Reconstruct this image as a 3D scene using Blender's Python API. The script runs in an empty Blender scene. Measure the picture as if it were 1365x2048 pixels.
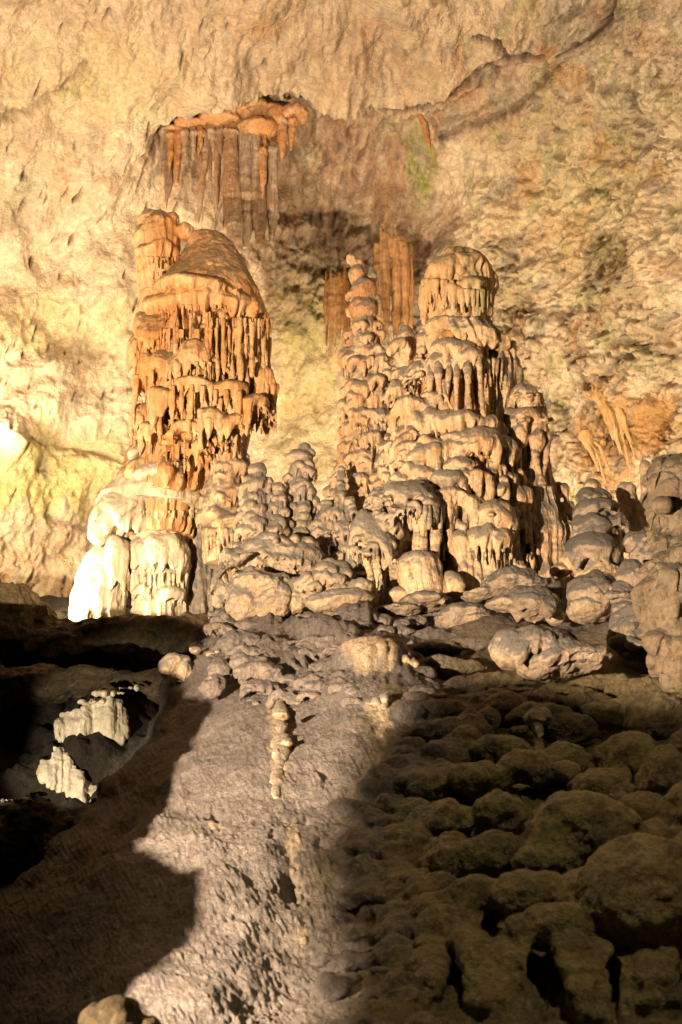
import bpy, math, random
import numpy as np
from mathutils import Vector
PI = math.pi
C = bpy.context.scene.collection

# ------------------------------------------------------------------ camera
PITCH = math.radians(20); FOVV = math.radians(40)
F = 1024 / math.tan(FOVV / 2)                      # focal length in photo pixels
cam = bpy.data.cameras.new('camera'); camo = bpy.data.objects.new('camera', cam); C.objects.link(camo)
cam.sensor_fit = 'VERTICAL'; cam.sensor_height = 24; cam.lens = 12 / math.tan(FOVV / 2)
cam.clip_end = 500; cam.clip_start = 0.05
cam.dof.use_dof = True; cam.dof.focus_distance = 16; cam.dof.aperture_fstop = 1.8
camo.location = (0, 0, 0); camo.rotation_euler = (PI / 2 + PITCH, 0, 0)
bpy.context.scene.camera = camo
CP, SP = math.cos(PITCH), math.sin(PITCH)
def P(px, py, Y):
    """world point that lies Y metres ahead and shows at photo pixel (px, py)"""
    px = np.asarray(px, float); py = np.asarray(py, float); Y = np.asarray(Y, float)
    u = (px - 682.5) / F; v = (1024 - py) / F
    k = Y / (CP - v * SP)
    return np.stack(np.broadcast_arrays(k * u, Y, k * (SP + v * CP)), -1)
def SC(Y): return Y / F                            # metres per photo pixel at depth Y

# ------------------------------------------------------------------ world and lamps
W = bpy.data.worlds.new('World'); bpy.context.scene.world = W; W.use_nodes = True
bg = W.node_tree.nodes['Background']; bg.inputs[0].default_value = (.75, .62, .38, 1); bg.inputs[1].default_value = .0025
vs = bpy.context.scene.view_settings
vs.view_transform = 'Standard'; vs.look = 'None'; vs.gamma = 1; vs.exposure = 0.0
bpy.context.scene.cycles.max_bounces = 4; bpy.context.scene.cycles.diffuse_bounces = 1
def lamp(name, loc, aim, energy, col, size=.1, angle=60, blend=.4, kind='SPOT', label=None):
    l = bpy.data.lights.new(name, kind); o = bpy.data.objects.new(name, l); C.objects.link(o)
    l.energy = energy; l.color = col; l.shadow_soft_size = size
    if kind == 'SPOT': l.spot_size = math.radians(angle); l.spot_blend = blend
    o.location = loc
    o.rotation_euler = (Vector(aim) - Vector(loc)).to_track_quat('-Z', 'Y').to_euler()
    return o
KEY = np.array((-5.6, 3.8, 1.5))
lamp('key_lamp', KEY, P(720, 1050, 14), 15200, (1, .77, .52), .07, 125, .3)
lamp('pedestal_lamp', P(50, 1213, 15.62), P(300, 1020, 16.2), 420, (1, .80, .50), .10, 150, .6)
lamp('wall_lamp', P(-330, 1120, 17.2), P(200, 500, 21), 1950, (1, .80, .50), .5, 130, .7)
lamp('back_lamp', P(760, 1205, 17.6), P(900, 420, 21), 2400, (1, .79, .50), .4, 150, .8)
lamp('right_lamp', P(1520, 1250, 15.5), P(1250, 400, 20), 3500, (1, .80, .49), .4, 130, .8)
lamp('added_fill_lamp', (2.2, 4.4, 6.4), P(1300, 1640, 8), 740, (1, .80, .42), .1, 56, .9)  # added fill for the dim right slope, not a lamp of the cave
lamp('glow_lamp', P(-40, 872, 19.6), P(20, 800, 20.6), 150, (1, .86, .60), .15, 150, .8)
lamp('gulf_lamp', P(-260, 1600, 11.2), P(180, 1490, 14.2), 620, (1, .88, .68), .04, 31, .6)

# ------------------------------------------------------------------ noise
_r = np.random.RandomState(7)
_perm = np.concatenate([_r.permutation(256)] * 3)
_g = _r.normal(size=(256, 3)); _g /= np.linalg.norm(_g, axis=1)[:, None]
def _h(i, j, k): return _perm[_perm[_perm[i & 255] + (j & 255)] + (k & 255)]
def pn(p):
    p = np.asarray(p, float); i = np.floor(p).astype(np.int64); f = p - i
    w = f * f * f * (f * (f * 6 - 15) + 10); out = 0
    for a in (0, 1):
        wa = w[:, 0] if a else 1 - w[:, 0]
        for b in (0, 1):
            wb = w[:, 1] if b else 1 - w[:, 1]
            for c in (0, 1):
                wc = w[:, 2] if c else 1 - w[:, 2]
                g = _g[_h(i[:, 0] + a, i[:, 1] + b, i[:, 2] + c)]
                d = f - np.array((a, b, c))
                out = out + wa * wb * wc * (g * d).sum(1)
    return out * 1.5
def fbm(p, o=4, gain=.5):
    s = 0; a = 1; q = np.array(p, float)
    for _ in range(o): s = s + a * pn(q); q = q * 2.03 + 17.3; a *= gain
    return s
def billow(p, o=3, gain=.5):
    s = 0; a = 1; q = np.array(p, float)
    for _ in range(o): s = s + a * (np.abs(pn(q)) * 2 - .5); q = q * 2.07 + 9.1; a *= gain
    return s
def worley(p):
    p = np.asarray(p, float); i = np.floor(p).astype(np.int64); f = p - i
    f1 = np.full(len(p), 9.); f2 = f1.copy()
    for a in (-1, 0, 1):
        for b in (-1, 0, 1):
            for c in (-1, 0, 1):
                h = _h(i[:, 0] + a, i[:, 1] + b, i[:, 2] + c)
                off = np.stack([_perm[h], _perm[h + 91], _perm[h + 203]], 1) / 255.
                d = ((np.array((a, b, c)) + off - f) ** 2).sum(1)
                f2 = np.minimum(f2, np.maximum(f1, d)); f1 = np.minimum(f1, d)
    return np.sqrt(f1), np.sqrt(f2)
def ss(a, b, x):
    t = np.clip((x - a) / (b - a), 0, 1); return t * t * (3 - 2 * t)
def polydist(px, py, pts):
    """distance from (px,py) to a polyline, with the side as sign-free value"""
    d = np.full(px.shape, 1e9)
    for (x0, y0), (x1, y1) in zip(pts[:-1], pts[1:]):
        L = (x1 - x0) ** 2 + (y1 - y0) ** 2
        t = np.clip(((px - x0) * (x1 - x0) + (py - y0) * (y1 - y0)) / L, 0, 1)
        d = np.minimum(d, np.hypot(px - x0 - t * (x1 - x0), py - y0 - t * (y1 - y0)))
    return d

# ------------------------------------------------------------------ materials
def rock(name, c1, c2, stain=None, st=.55, dust=None, damt=.8, scale=1.0, rough=.6, bump=.5, moss=None, mth=.6, streak=1.0, fleck=.5, bdist=.02, spec=.3, dz=(.05, .6), attr=None):
    m = bpy.data.materials.new(name); m.use_nodes = True; t = m.node_tree; N = t.nodes; L = t.links
    b = N['Principled BSDF']; b.inputs['Specular IOR Level'].default_value = spec
    geo = N.new('ShaderNodeNewGeometry')
    mp = N.new('ShaderNodeMapping'); mp.inputs['Scale'].default_value = (1, 1, 1 / streak); L.new(geo.outputs['Position'], mp.inputs[0])
    def noise(s, d=6, r=.6, v=None, dist=0):
        n = N.new('ShaderNodeTexNoise'); n.inputs['Scale'].default_value = s; n.inputs['Detail'].default_value = d
        n.inputs['Roughness'].default_value = r; n.inputs['Distortion'].default_value = dist
        L.new(v if v else mp.outputs[0], n.inputs['Vector']); return n.outputs['Fac']
    def ramp(x, a, bb):
        r = N.new('ShaderNodeMapRange'); r.inputs[1].default_value = a; r.inputs[2].default_value = bb; r.interpolation_type = 'SMOOTHSTEP'
        L.new(x, r.inputs[0]); return r.outputs[0]
    def mix(f, a, bcol, mode='MIX'):
        x = N.new('ShaderNodeMix'); x.data_type = 'RGBA'; x.blend_type = mode
        if isinstance(f, float): x.inputs[0].default_value = f
        else: L.new(f, x.inputs[0])
        for s, v in ((6, a), (7, bcol)):
            if isinstance(v, tuple): x.inputs[s].default_value = (*v, 1)
            else: L.new(v, x.inputs[s])
        return x.outputs[2]
    def mul(a, bb):
        x = N.new('ShaderNodeMath'); x.operation = 'MULTIPLY'
        for s, v in ((0, a), (1, bb)):
            if isinstance(v, (int, float)): x.inputs[s].default_value = v
            else: L.new(v, x.inputs[s])
        return x.outputs[0]
    col = mix(ramp(noise(1.6 * scale, 7, .65), .36, .62), c1, c2)
    if stain:
        col = mix(mul(ramp(noise(1.1 * scale, 8, .7, dist=.5), st - .06, st + .1), .85), col, stain)
    if moss:
        col = mix(mul(ramp(noise(1.3 * scale, 6, .7), mth, mth + .1), .8), col, moss)
    if attr:
        for an, ac in attr:
            a = N.new('ShaderNodeAttribute'); a.attribute_name = an
            col = mix(a.outputs['Fac'], col, ac)
    sp = ramp(noise(14 * scale, 4, .7), .3, .7)
    col = mix(fleck, col, mix(sp, (.45, .40, .36), (1.25, 1.22, 1.15)), 'MULTIPLY')
    if dust:
        s = N.new('ShaderNodeSeparateXYZ'); L.new(geo.outputs['Normal'], s.inputs[0])
        ad = N.new('ShaderNodeMath'); ad.operation = 'ADD'; L.new(s.outputs['Z'], ad.inputs[0])
        L.new(mul(noise(5 * scale, 5, .65), .7), ad.inputs[1])
        col = mix(mul(ramp(ad.outputs[0], dz[0] + .35, dz[1] + .35), damt), col, dust)
    L.new(col, b.inputs['Base Color'])
    rr = N.new('ShaderNodeMapRange'); rr.inputs[3].default_value = rough - .15; rr.inputs[4].default_value = min(1, rough + .2)
    L.new(noise(6 * scale, 4), rr.inputs[0]); L.new(rr.outputs[0], b.inputs['Roughness'])
    bp = N.new('ShaderNodeBump'); bp.inputs['Strength'].default_value = bump; bp.inputs['Distance'].default_value = bdist * 1.8
    h = N.new('ShaderNodeMath'); h.operation = 'ADD'; L.new(noise(9 * scale, 8, .72), h.inputs[0]); L.new(mul(noise(38 * scale, 3, .6), .35), h.inputs[1])
    L.new(h.outputs[0], bp.inputs['Height']); L.new(bp.outputs[0], b.inputs['Normal'])
    return m
DUST = (.20, .18, .155)
M = {
 'orange': rock('orange_calcite', (.70, .33, .11), (.76, .50, .26), stain=(.46, .16, .04), dust=(.20, .14, .08), damt=.92, streak=3.5, scale=1.3, bump=.8, rough=.45, spec=.5),
 'cream': rock('cream_calcite', (.73, .47, .26), (.77, .56, .35), stain=(.55, .26, .09), st=.56, dust=DUST, damt=.85, streak=3, scale=1.5, bump=.9, dz=(-.15, .3), rough=.45, spec=.5),
 'tan': rock('tan_calcite', (.50, .36, .23), (.58, .44, .30), stain=(.30, .22, .14), st=.58, dust=DUST, damt=.9, streak=2, scale=1.7, bump=.8, dz=(-.35, .15), rough=.5, spec=.5),
 'pale': rock('pale_calcite', (.72, .60, .42), (.78, .68, .50), stain=(.50, .25, .07), st=.62, dust=(.42, .37, .29), damt=.6, streak=3.5, scale=1.4, bump=.5),
 'mossy': rock('mossy_calcite', (.60, .37, .18), (.66, .46, .27), stain=(.33, .31, .13), st=.57, dust=(.24, .22, .13), damt=.8, streak=3, scale=1.4),
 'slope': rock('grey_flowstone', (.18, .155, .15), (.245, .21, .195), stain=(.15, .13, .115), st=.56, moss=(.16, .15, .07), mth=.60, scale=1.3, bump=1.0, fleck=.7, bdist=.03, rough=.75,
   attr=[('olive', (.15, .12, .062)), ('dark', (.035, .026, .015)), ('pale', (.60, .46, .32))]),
 'boulder': rock('grey_brown_rock', (.42, .32, .24), (.54, .40, .28), stain=(.20, .14, .08), st=.56, dust=(.12, .11, .10), damt=.92, scale=1.6, bump=1, dz=(-.35, .1), rough=.5, spec=.5),
 'brownrock': rock('brown_rock', (.22, .165, .11), (.32, .24, .16), stain=(.38, .20, .08), st=.62, dust=(.12, .10, .07), scale=1.6, bump=1, bdist=.03),
 'faintrust': rock('faint_rusty_flowstone', (.48, .27, .12), (.56, .35, .18), stain=(.42, .22, .09), st=.5, streak=12, scale=2.2, bump=.8),
 'greyflow': rock('grey_scalloped_flowstone', (.24, .20, .185), (.33, .275, .24), stain=(.42, .32, .23), st=.56, dust=(.15, .135, .13), scale=1.8, bump=1, fleck=.7, bdist=.025),
 'olivestone': rock('olive_flowstone', (.20, .155, .075), (.27, .215, .115), stain=(.11, .085, .05), st=.52, moss=(.15, .15, .05), mth=.58, scale=1.6, bump=1, fleck=.8, bdist=.03, rough=.5, spec=.5, attr=[('greyish', (.18, .155, .15))]),
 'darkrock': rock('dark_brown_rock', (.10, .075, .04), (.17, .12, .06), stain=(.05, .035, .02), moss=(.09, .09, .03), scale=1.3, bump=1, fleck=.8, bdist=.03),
 'wall': rock('pale_cave_rock', (.64, .48, .33), (.76, .62, .45), stain=(.54, .36, .23), st=.58, moss=(.48, .43, .20), mth=.64, scale=.9, bump=1.0, fleck=.45, bdist=.05, rough=.8,
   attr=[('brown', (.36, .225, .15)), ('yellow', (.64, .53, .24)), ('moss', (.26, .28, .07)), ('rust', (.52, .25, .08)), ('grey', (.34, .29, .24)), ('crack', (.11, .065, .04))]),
 'stal': rock('brown_stalactite', (.33, .19, .11), (.42, .32, .24), stain=(.17, .10, .06), st=.52, streak=6, scale=2.2, bump=.6),
 'rust': rock('rusty_calcite', (.42, .19, .07), (.48, .27, .13), stain=(.55, .45, .35), st=.6, streak=2, scale=2, bump=.7),
 'drape': rock('streaky_drapery', (.36, .16, .05), (.42, .24, .11), stain=(.20, .09, .04), st=.52, streak=14, scale=2.4, bump=.8),
}

# ------------------------------------------------------------------ mesh helpers
def mk(name, v, f, mat, parent=None, loc=None, smooth=True):
    me = bpy.data.meshes.new(name)
    v = np.asarray(v, np.float32); f = np.asarray(f, np.int32)
    o0 = np.array(parent.location if parent is not None and loc is None else (loc if loc is not None else (0, 0, 0)), np.float32)
    n = f.shape[1]
    me.vertices.add(len(v)); me.vertices.foreach_set('co', (v - o0).ravel())
    me.loops.add(f.size); me.loops.foreach_set('vertex_index', f.ravel())
    me.polygons.add(len(f)); me.polygons.foreach_set('loop_start', np.arange(0, f.size, n, dtype=np.int32))
    me.update(calc_edges=True)
    me.polygons.foreach_set('use_smooth', np.full(len(f), smooth)); me.materials.append(mat)
    o = bpy.data.objects.new(name, me); C.objects.link(o)
    if parent is not None: o.parent = parent
    elif loc is not None: o.location = loc
    return o
def tag(o, label, cat, group=None, kind=None):
    if label: o['label'] = label
    if cat: o['category'] = cat
    if group: o['group'] = group
    if kind: o['kind'] = kind
    return o
def thing(name, loc, label, cat, group=None):
    o = bpy.data.objects.new(name, None); C.objects.link(o); o.location = [float(a) for a in loc]; o.empty_display_size = .2
    return tag(o, label, cat, group)
def gridfaces(nu, nv, wrap=False):
    """nv rows of nu verts"""
    i = np.arange(nv - 1)[:, None]; j = np.arange(nu if wrap else nu - 1)[None, :]
    a = i * nu + j; b = i * nu + (j + 1) % nu
    return np.stack([a, a + nu, b + nu, b], -1).reshape(-1, 4)
def vnormals(v, f):
    n = np.zeros_like(v)
    a = v[f[:, 2]] - v[f[:, 0]]; b = v[f[:, 3 if f.shape[1] == 4 else 1]] - v[f[:, 1 if f.shape[1] == 4 else 0]]
    fn = np.cross(a, b)
    for k in range(f.shape[1]): 
        for c in range(3): n[:, c] += np.bincount(f[:, k], fn[:, c], len(v))
    return n / (np.linalg.norm(n, axis=1)[:, None] + 1e-12)
def smooth(v, f, it, lam=.5):
    e = np.concatenate([np.stack([f[:, k], f[:, (k + 1) % f.shape[1]]], 1) for k in range(f.shape[1])])
    e = np.concatenate([e, e[:, ::-1]]); cnt = np.bincount(e[:, 0], minlength=len(v))[:, None].astype(float) + 1e-9
    for _ in range(it):
        s = np.stack([np.bincount(e[:, 0], v[e[:, 1], c], len(v)) for c in range(3)], 1) / cnt
        v = v + lam * (s - v)
    return v
def remesh(v, f4, size):
    me = bpy.data.meshes.new('tmp'); me.from_pydata([tuple(x) for x in v], [], f4)
    o = bpy.data.objects.new('tmp', me); C.objects.link(o)
    md = o.modifiers.new('r', 'REMESH'); md.mode = 'VOXEL'; md.voxel_size = size; md.adaptivity = 0
    dg = bpy.context.evaluated_depsgraph_get(); ev = o.evaluated_get(dg); m2 = ev.to_mesh()
    n = len(m2.vertices); co = np.empty(n * 3, np.float32); m2.vertices.foreach_get('co', co)
    k = len(m2.polygons); vi = np.empty(len(m2.loops), np.int32); m2.loops.foreach_get('vertex_index', vi)
    ev.to_mesh_clear(); bpy.data.objects.remove(o); bpy.data.meshes.remove(me)
    return co.reshape(-1, 3).astype(float), vi.reshape(-1, 4)

class B:
    """collects closed rock shapes given in photo pixels at depth Y, then fuses them into one skin"""
    def __init__(s, Y, seed=0):
        s.Y = Y; s.k = SC(Y); s.r = np.random.RandomState(seed); s.v = []; s.f = []; s.n = 0
    def add(s, v, f):
        s.v.append(v); s.f += [tuple(int(q) + s.n for q in x) for x in f]; s.n += len(v); return s
    def c(s, px, py, d=0): return P(px, py, s.Y + d * s.k)
    def revolve(s, rings, closed_top=True):
        """rings: (n, nu, 3) closed with end points"""
        nr, nu, _ = rings.shape
        v = np.concatenate([rings.reshape(-1, 3), rings[0].mean(0)[None], rings[-1].mean(0)[None]])
        f = [tuple(x) for x in gridfaces(nu, nr, True)]
        a = nr * nu
        f += [(a, j, (j + 1) % nu) for j in range(nu)]
        f += [(a + 1, (nr - 1) * nu + (j + 1) % nu, (nr - 1) * nu + j) for j in range(nu)]
        # orientation: rings run top to bottom
        s.add(v, [x[::-1] for x in f]); return s
    def ell(s, px, py, rx, rz, ry=None, d=0, nu=20, nv=12, lump=.0):
        ry = rx if ry is None else ry
        th = np.linspace(0, 2 * PI, nu, endpoint=False); ph = np.linspace(.08, PI - .08, nv)
        c = s.c(px, py, d)
        x = np.sin(ph)[:, None] * np.cos(th); y = np.sin(ph)[:, None] * np.sin(th); z = np.cos(ph)[:, None] + 0 * th
        if lump:
            q = np.stack([x, y, z], -1).reshape(-1, 3) * 1.6 + s.r.rand(3) * 50
            w = (1 + lump * fbm(q, 2)).reshape(x.shape); x, y, z = x * w, y * w, z * w
        return s.revolve(np.stack([c[0] + x * rx * s.k, c[1] + y * ry * s.k, c[2] + z * rz * s.k], -1))
    def tube(s, pts, nu=9, wob=.12):
        """pts (px,py,d,r) top to bottom"""
        pts = np.array(pts, float); m = max(5, int(abs(pts[-1, 1] - pts[0, 1]) / 7) + 2); m = min(m, 26)
        t = np.linspace(0, 1, len(pts)); tt = np.linspace(0, 1, m)
        q = np.stack([np.interp(tt, t, pts[:, k]) for k in range(4)], 1)
        q[:, 3] *= 1 + wob * s.r.normal(size=m) * .6
        q[:, 0] += np.cumsum(s.r.normal(size=m)) * wob * .25 * q[:, 3].mean() * np.minimum(1, tt * 4)
        th = np.linspace(0, 2 * PI, nu, endpoint=False)
        c = s.c(q[:, 0], q[:, 1], q[:, 2])
        r = q[:, 3][:, None] * s.k
        return s.revolve(np.stack([c[:, 0][:, None] + r * np.cos(th), c[:, 1][:, None] + r * np.sin(th), c[:, 2][:, None] + 0 * th], -1))
    def finger(s, px, py, L, r, d=0, tip=.25):
        r2 = r * tip
        return s.tube([(px, py - r, d, r * 1.1), (px, py + L * .3, d, r * .8), (px, py + L * .7, d, (r * .55 + r2) / 2 * 1.2), (px, py + L, d, r2)], 7)
    def lathe(s, prof, ry=1.0, d=0, flute=.04, nf=14, nu=72, nz=None, lump=.06):
        """prof (px centre, py, half width) top to bottom; fluted like flowstone"""
        prof = np.array(prof, float); nz = nz or max(12, int((prof[-1, 1] - prof[0, 1]) / 7))
        yy = np.linspace(prof[0, 1], prof[-1, 1], nz)
        cx = np.interp(yy, prof[:, 1], prof[:, 0]); hw = np.interp(yy, prof[:, 1], prof[:, 2])
        th = np.linspace(0, 2 * PI, nu, endpoint=False); c = s.c(cx, yy, d)
        T, Z = np.meshgrid(th, yy); q = np.stack([np.cos(T) * 1.3, np.sin(T) * 1.3, Z / 90.], -1).reshape(-1, 3) + s.r.rand(3) * 60
        q2 = np.stack([np.cos(T) * nf / 4, np.sin(T) * nf / 4, Z / 160.], -1).reshape(-1, 3) + s.r.rand(3) * 60
        w = 1 + lump * fbm(q, 3).reshape(T.shape) * 2 + flute * (1 - 3 * np.abs(pn(q2))).reshape(T.shape)
        R = hw[:, None] * w * s.k
        return s.revolve(np.stack([c[:, 0][:, None] + R * np.cos(T), c[:, 1][:, None] + ry * R * np.sin(T), c[:, 2][:, None] + 0 * T], -1))
    def cap(s, px, py, rx, h, L, nd=9, ry=None, d=0, taper=.3, lo=.25, p=.75, nu=None, tilt=0):
        """a dome of flowstone (rim at py, h high) with a skirt of drips up to L long"""
        ry = rx if ry is None else ry; nu = nu or int(min(110, max(18, nd * 7)))
        th = np.linspace(0, 2 * PI, nu, endpoint=False); ln = np.zeros(nu)
        for a in (np.arange(nd) + s.r.rand(nd) * .7) * 2 * PI / nd:
            dd = (th - a + PI) % (2 * PI) - PI; wd = PI / nd * s.r.uniform(.45, .9)
            ln = np.maximum(ln, (.25 + .95 * s.r.rand() ** 1.6) * np.exp(-(dd / wd) ** 2 * 1.6))
        rows = []
        rb = 1 + .07 * s.r.normal() * np.cos(th - s.r.rand() * 6) + .06 * np.cos(2 * th + s.r.rand() * 6)
        for t in np.linspace(.12, 1, 6):
            rows.append((rb * np.sin(t * PI / 2) ** p * (1 + .05 * t * (ln - .5)), h * np.cos(t * PI / 2) + 0 * th))
        tot = L * (lo + (1 - lo) * ln)
        for t in (.2, .45, .7, .9, 1):
            rows.append((rb * (1 + .12 * (ln - .5)) * (1 - taper * t ** 1.6), -tot * t))
        rows.append((rb * (.62 - .3 * taper) + 0 * th, -tot * .55)); rows.append((.25 + 0 * th, -.2 * L + 0 * th))
        r = np.array([a for a, _ in rows]); z = np.array([b for _, b in rows])
        z = z + tilt * r * np.cos(th) * rx + r * h * (.22 * np.sin(2 * th + s.r.rand() * 6) + .16 * np.sin(3 * th + s.r.rand() * 6) + .10 * np.sin(5 * th + s.r.rand() * 6))
        c = s.c(px, py, d); k = s.k
        return s.revolve(np.stack([c[0] + r * np.cos(th) * rx * k, c[1] + r * np.sin(th) * ry * k, c[2] + z * k], -1))
    def fringe(s, px, py, rx, n, L, r, ry=None, d=0, a0=-175, a1=-5, up=0):
        """drips hanging from the front rim of a cap"""
        ry = rx if ry is None else ry
        for a in np.radians(np.linspace(a0, a1, n) + s.r.uniform(-3, 3, n)):
            s.finger(px + rx * math.cos(a), py - up, L * s.r.uniform(.35, 1), r * s.r.uniform(.6, 1.2), d + ry * math.sin(a))
        return s
    def shingle(s, prof, n, smin, smax, Lr=1.6, ry=1.0, d=0, a0=-200, a1=20, hr=.7, nd=5, out=.5, drip=.3):
        """overlapping small drip caps scattered over a cone"""
        prof = np.array(prof, float)
        y = s.r.uniform(prof[0, 1], prof[-1, 1], n * 3)
        hw = np.interp(y, prof[:, 1], prof[:, 2]); keep = s.r.rand(n * 3) < hw / hw.max() + .12
        y = y[keep][:n]
        for yy in sorted(y):
            cx = np.interp(yy, prof[:, 1], prof[:, 0]); w = np.interp(yy, prof[:, 1], prof[:, 2])
            a = math.radians(s.r.uniform(a0, a1)); q = s.r.uniform(smin, smax) * (.55 + .45 * min(1, w / smax / 2))
            rr = max(0, w - q * out)
            x_, d_ = cx + rr * math.cos(a), d + ry * rr * math.sin(a)
            s.cap(x_, yy, q, q * hr, q * Lr * s.r.uniform(.6, 1.3), nd, d=d_, taper=.35)
            if s.r.rand() < drip:
                s.finger(x_ + s.r.uniform(-.6, .6) * q, yy + q * .3, q * Lr * s.r.uniform(1.2, 2.4), q * .22, d_ - q * .7)
        return s
    def scales(s, px, py, rx, rz, n, smin, smax, ry=None, d=0, Lr=1.0, hr=.6):
        """small drip caps overlapping over the front and top of a dome"""
        ry = rx if ry is None else ry
        for _ in range(n):
            a = math.radians(s.r.uniform(-190, 10)); e = math.radians(s.r.uniform(-15, 80)); q = s.r.uniform(smin, smax)
            s.cap(px + (rx - q * .5) * math.cos(a) * math.cos(e), py - (rz - q * .3) * math.sin(e), q, q * hr, q * Lr * s.r.uniform(.6, 1.3), 5, d=d + (ry - q * .5) * math.sin(a) * math.cos(e), taper=.3)
        return s
    def knobs(s, px, py, rx, n, r, ry=None, d=0, h=0):
        ry = rx if ry is None else ry
        for _ in range(n):
            a = s.r.uniform(0, 2 * PI); q = math.sqrt(s.r.rand())
            s.ell(px + rx * q * math.cos(a), py - h * (1 - q * q), r * s.r.uniform(.5, 1.2), r * s.r.uniform(.4, .9), d=d + ry * q * math.sin(a), nu=10, nv=7)
        return s
    def build(s, name, mat, parent=None, vox=2.6, sm=2, n1=(.035, 1.2), n2=(.010, 7), flute=0, loc=None):
        v, f = remesh(np.concatenate(s.v), s.f, vox * s.k)
        v = smooth(v, f, sm); n = vnormals(v, f)
        dsp = n1[0] * fbm(v * n1[1] + 3.3, 3) + n2[0] * fbm(v * n2[1], 3, .6)
        if flute: dsp = dsp + flute * (.45 - np.abs(pn(v * np.array((9, 9, .9)))) - .6 * np.abs(pn(v * np.array((21, 21, 1.6)) + 5))) * (1 - np.abs(n[:, 2]))
        v = v + n * dsp[:, None]
        me = M[mat] if isinstance(mat, str) else mat
        return mk(name, v, f, me, parent, loc)

# ------------------------------------------------------------------ the large rock surfaces
def tps(pts):
    pts = np.array(pts, float); X = pts[:, :2] / 500; n = len(X)
    def K(d): return np.where(d > 0, d * d * np.log(d + 1e-9), 0)
    D = np.linalg.norm(X[:, None] - X[None], axis=2)
    A = np.zeros((n + 3, n + 3)); A[:n, :n] = K(D) + np.eye(n) * .02; A[:n, n] = 1; A[:n, n + 1:] = X; A[n, :n] = 1; A[n + 1:, :n] = X.T
    w = np.linalg.solve(A, np.concatenate([pts[:, 2], np.zeros(3)]))
    def f(px, py):
        x = px.ravel() / 500; y = py.ravel() / 500; o = w[n] + w[n + 1] * x + w[n + 2] * y
        for k in range(n): o = o + w[k] * K(np.hypot(x - X[k, 0], y - X[k, 1]))
        return o.reshape(px.shape)
    return f
def axis(a, b, c, d, fine, coarse):
    """coarse spacing from a to b, fine from b to c, coarse from c to d"""
    return np.concatenate([np.arange(a, b, coarse), np.arange(b, c, fine), np.arange(c, d + coarse, coarse)])
def sheet(name, xs, ys, Yf, disp, mat, attrs):
    X, Z = np.meshgrid(xs, ys); Yv = Yf(X, Z); v = P(X, Z, Yv)
    du = np.gradient(v, axis=1); dv = np.gradient(v, axis=0); n = np.cross(dv, du); n /= np.linalg.norm(n, axis=2)[..., None] + 1e-12
    if (n[..., 1].mean() > 0): n = -n
    vv = v.reshape(-1, 3); nn = n.reshape(-1, 3); xx = X.ravel(); zz = Z.ravel()
    vv = vv + nn * disp(vv, xx, zz)[:, None]
    f = gridfaces(len(xs), len(ys))
    o = mk(name, vv, f, mat)
    for k, a in attrs(v.reshape(-1, 3), xx, zz).items():
        at = o.data.attributes.new(k, 'FLOAT', 'POINT'); at.data.foreach_set('value', np.clip(a, 0, 1).astype(np.float32))
    return tag(o, None, None, kind='structure')

# --- far wall that rises and leans over into the ceiling
wallY = tps([(0, 1250, 21.5), (700, 1250, 22.5), (1365, 1250, 21), (0, 880, 20.4), (0, 800, 20.6), (350, 800, 21.4), (700, 800, 22), (1100, 800, 21.3), (1365, 800, 19.8), (0, 400, 19), (400, 400, 20.2),
             (640, 400, 21.2), (900, 400, 20.6), (1365, 400, 18), (0, 0, 16), (400, 0, 16.2), (700, 0, 16.6), (1000, 0, 17.2), (1365, 0, 16), (680, -500, 11), (-400, -300, 12), (1800, -300, 12),
             (-500, 600, 17), (2000, 600, 15), (-500, 1300, 18), (2000, 1300, 16), (680, 1700, 23)])
CRACKS = [([(955, 72), (990, 75), (1020, 105), (1050, 112), (1100, 125), (1180, 85), (1215, 45), (1225, -40)], 5, .22),
          ([(700, 250), (780, 215), (840, 200), (900, 178), (960, 140), (1020, 110)], 4, .18), ([(860, 300), (940, 265), (1010, 235), (1060, 190), (1110, 140)], 4, .14),
          ([(870, 270), (930, 255), (985, 215)], 3, .10), ([(1090, 55), (1130, 45), (1180, 10)], 3, .10), ([(780, 280), (800, 330), (850, 350)], 4, .08),
          ([(1120, 395), (1150, 388), (1180, 400)], 5, .12), ([(1130, 150), (1160, 200), (1215, 190), (1250, 220)], 4, .08),
          ([(60, 885), (120, 890), (190, 905), (235, 925)], 3, .06), ([(90, 1030), (110, 1045), (160, 1055), (210, 1065)], 3, .08), ([(0, 235), (60, 225), (110, 190), (170, 140)], 6, .10),
          ([(1235, 690), (1275, 680), (1300, 700)], 5, .10), ([(1020, 480), (1040, 520), (1060, 600), (1100, 660), (1180, 770)], 3, .06), ([(1190, 90), (1230, 150), (1240, 230)], 5, .1),
          ([(1280, 400), (1300, 470), (1365, 500)], 3, .05), ([(1180, 620), (1250, 600), (1330, 560)], 3, .05), ([(1100, 840), (1150, 870), (1200, 940)], 3, .06)]
RIDGE = [(480, 175), (600, 200), (700, 212), (780, 225), (880, 300), (930, 370), (900, 470), (860, 560)]
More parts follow.
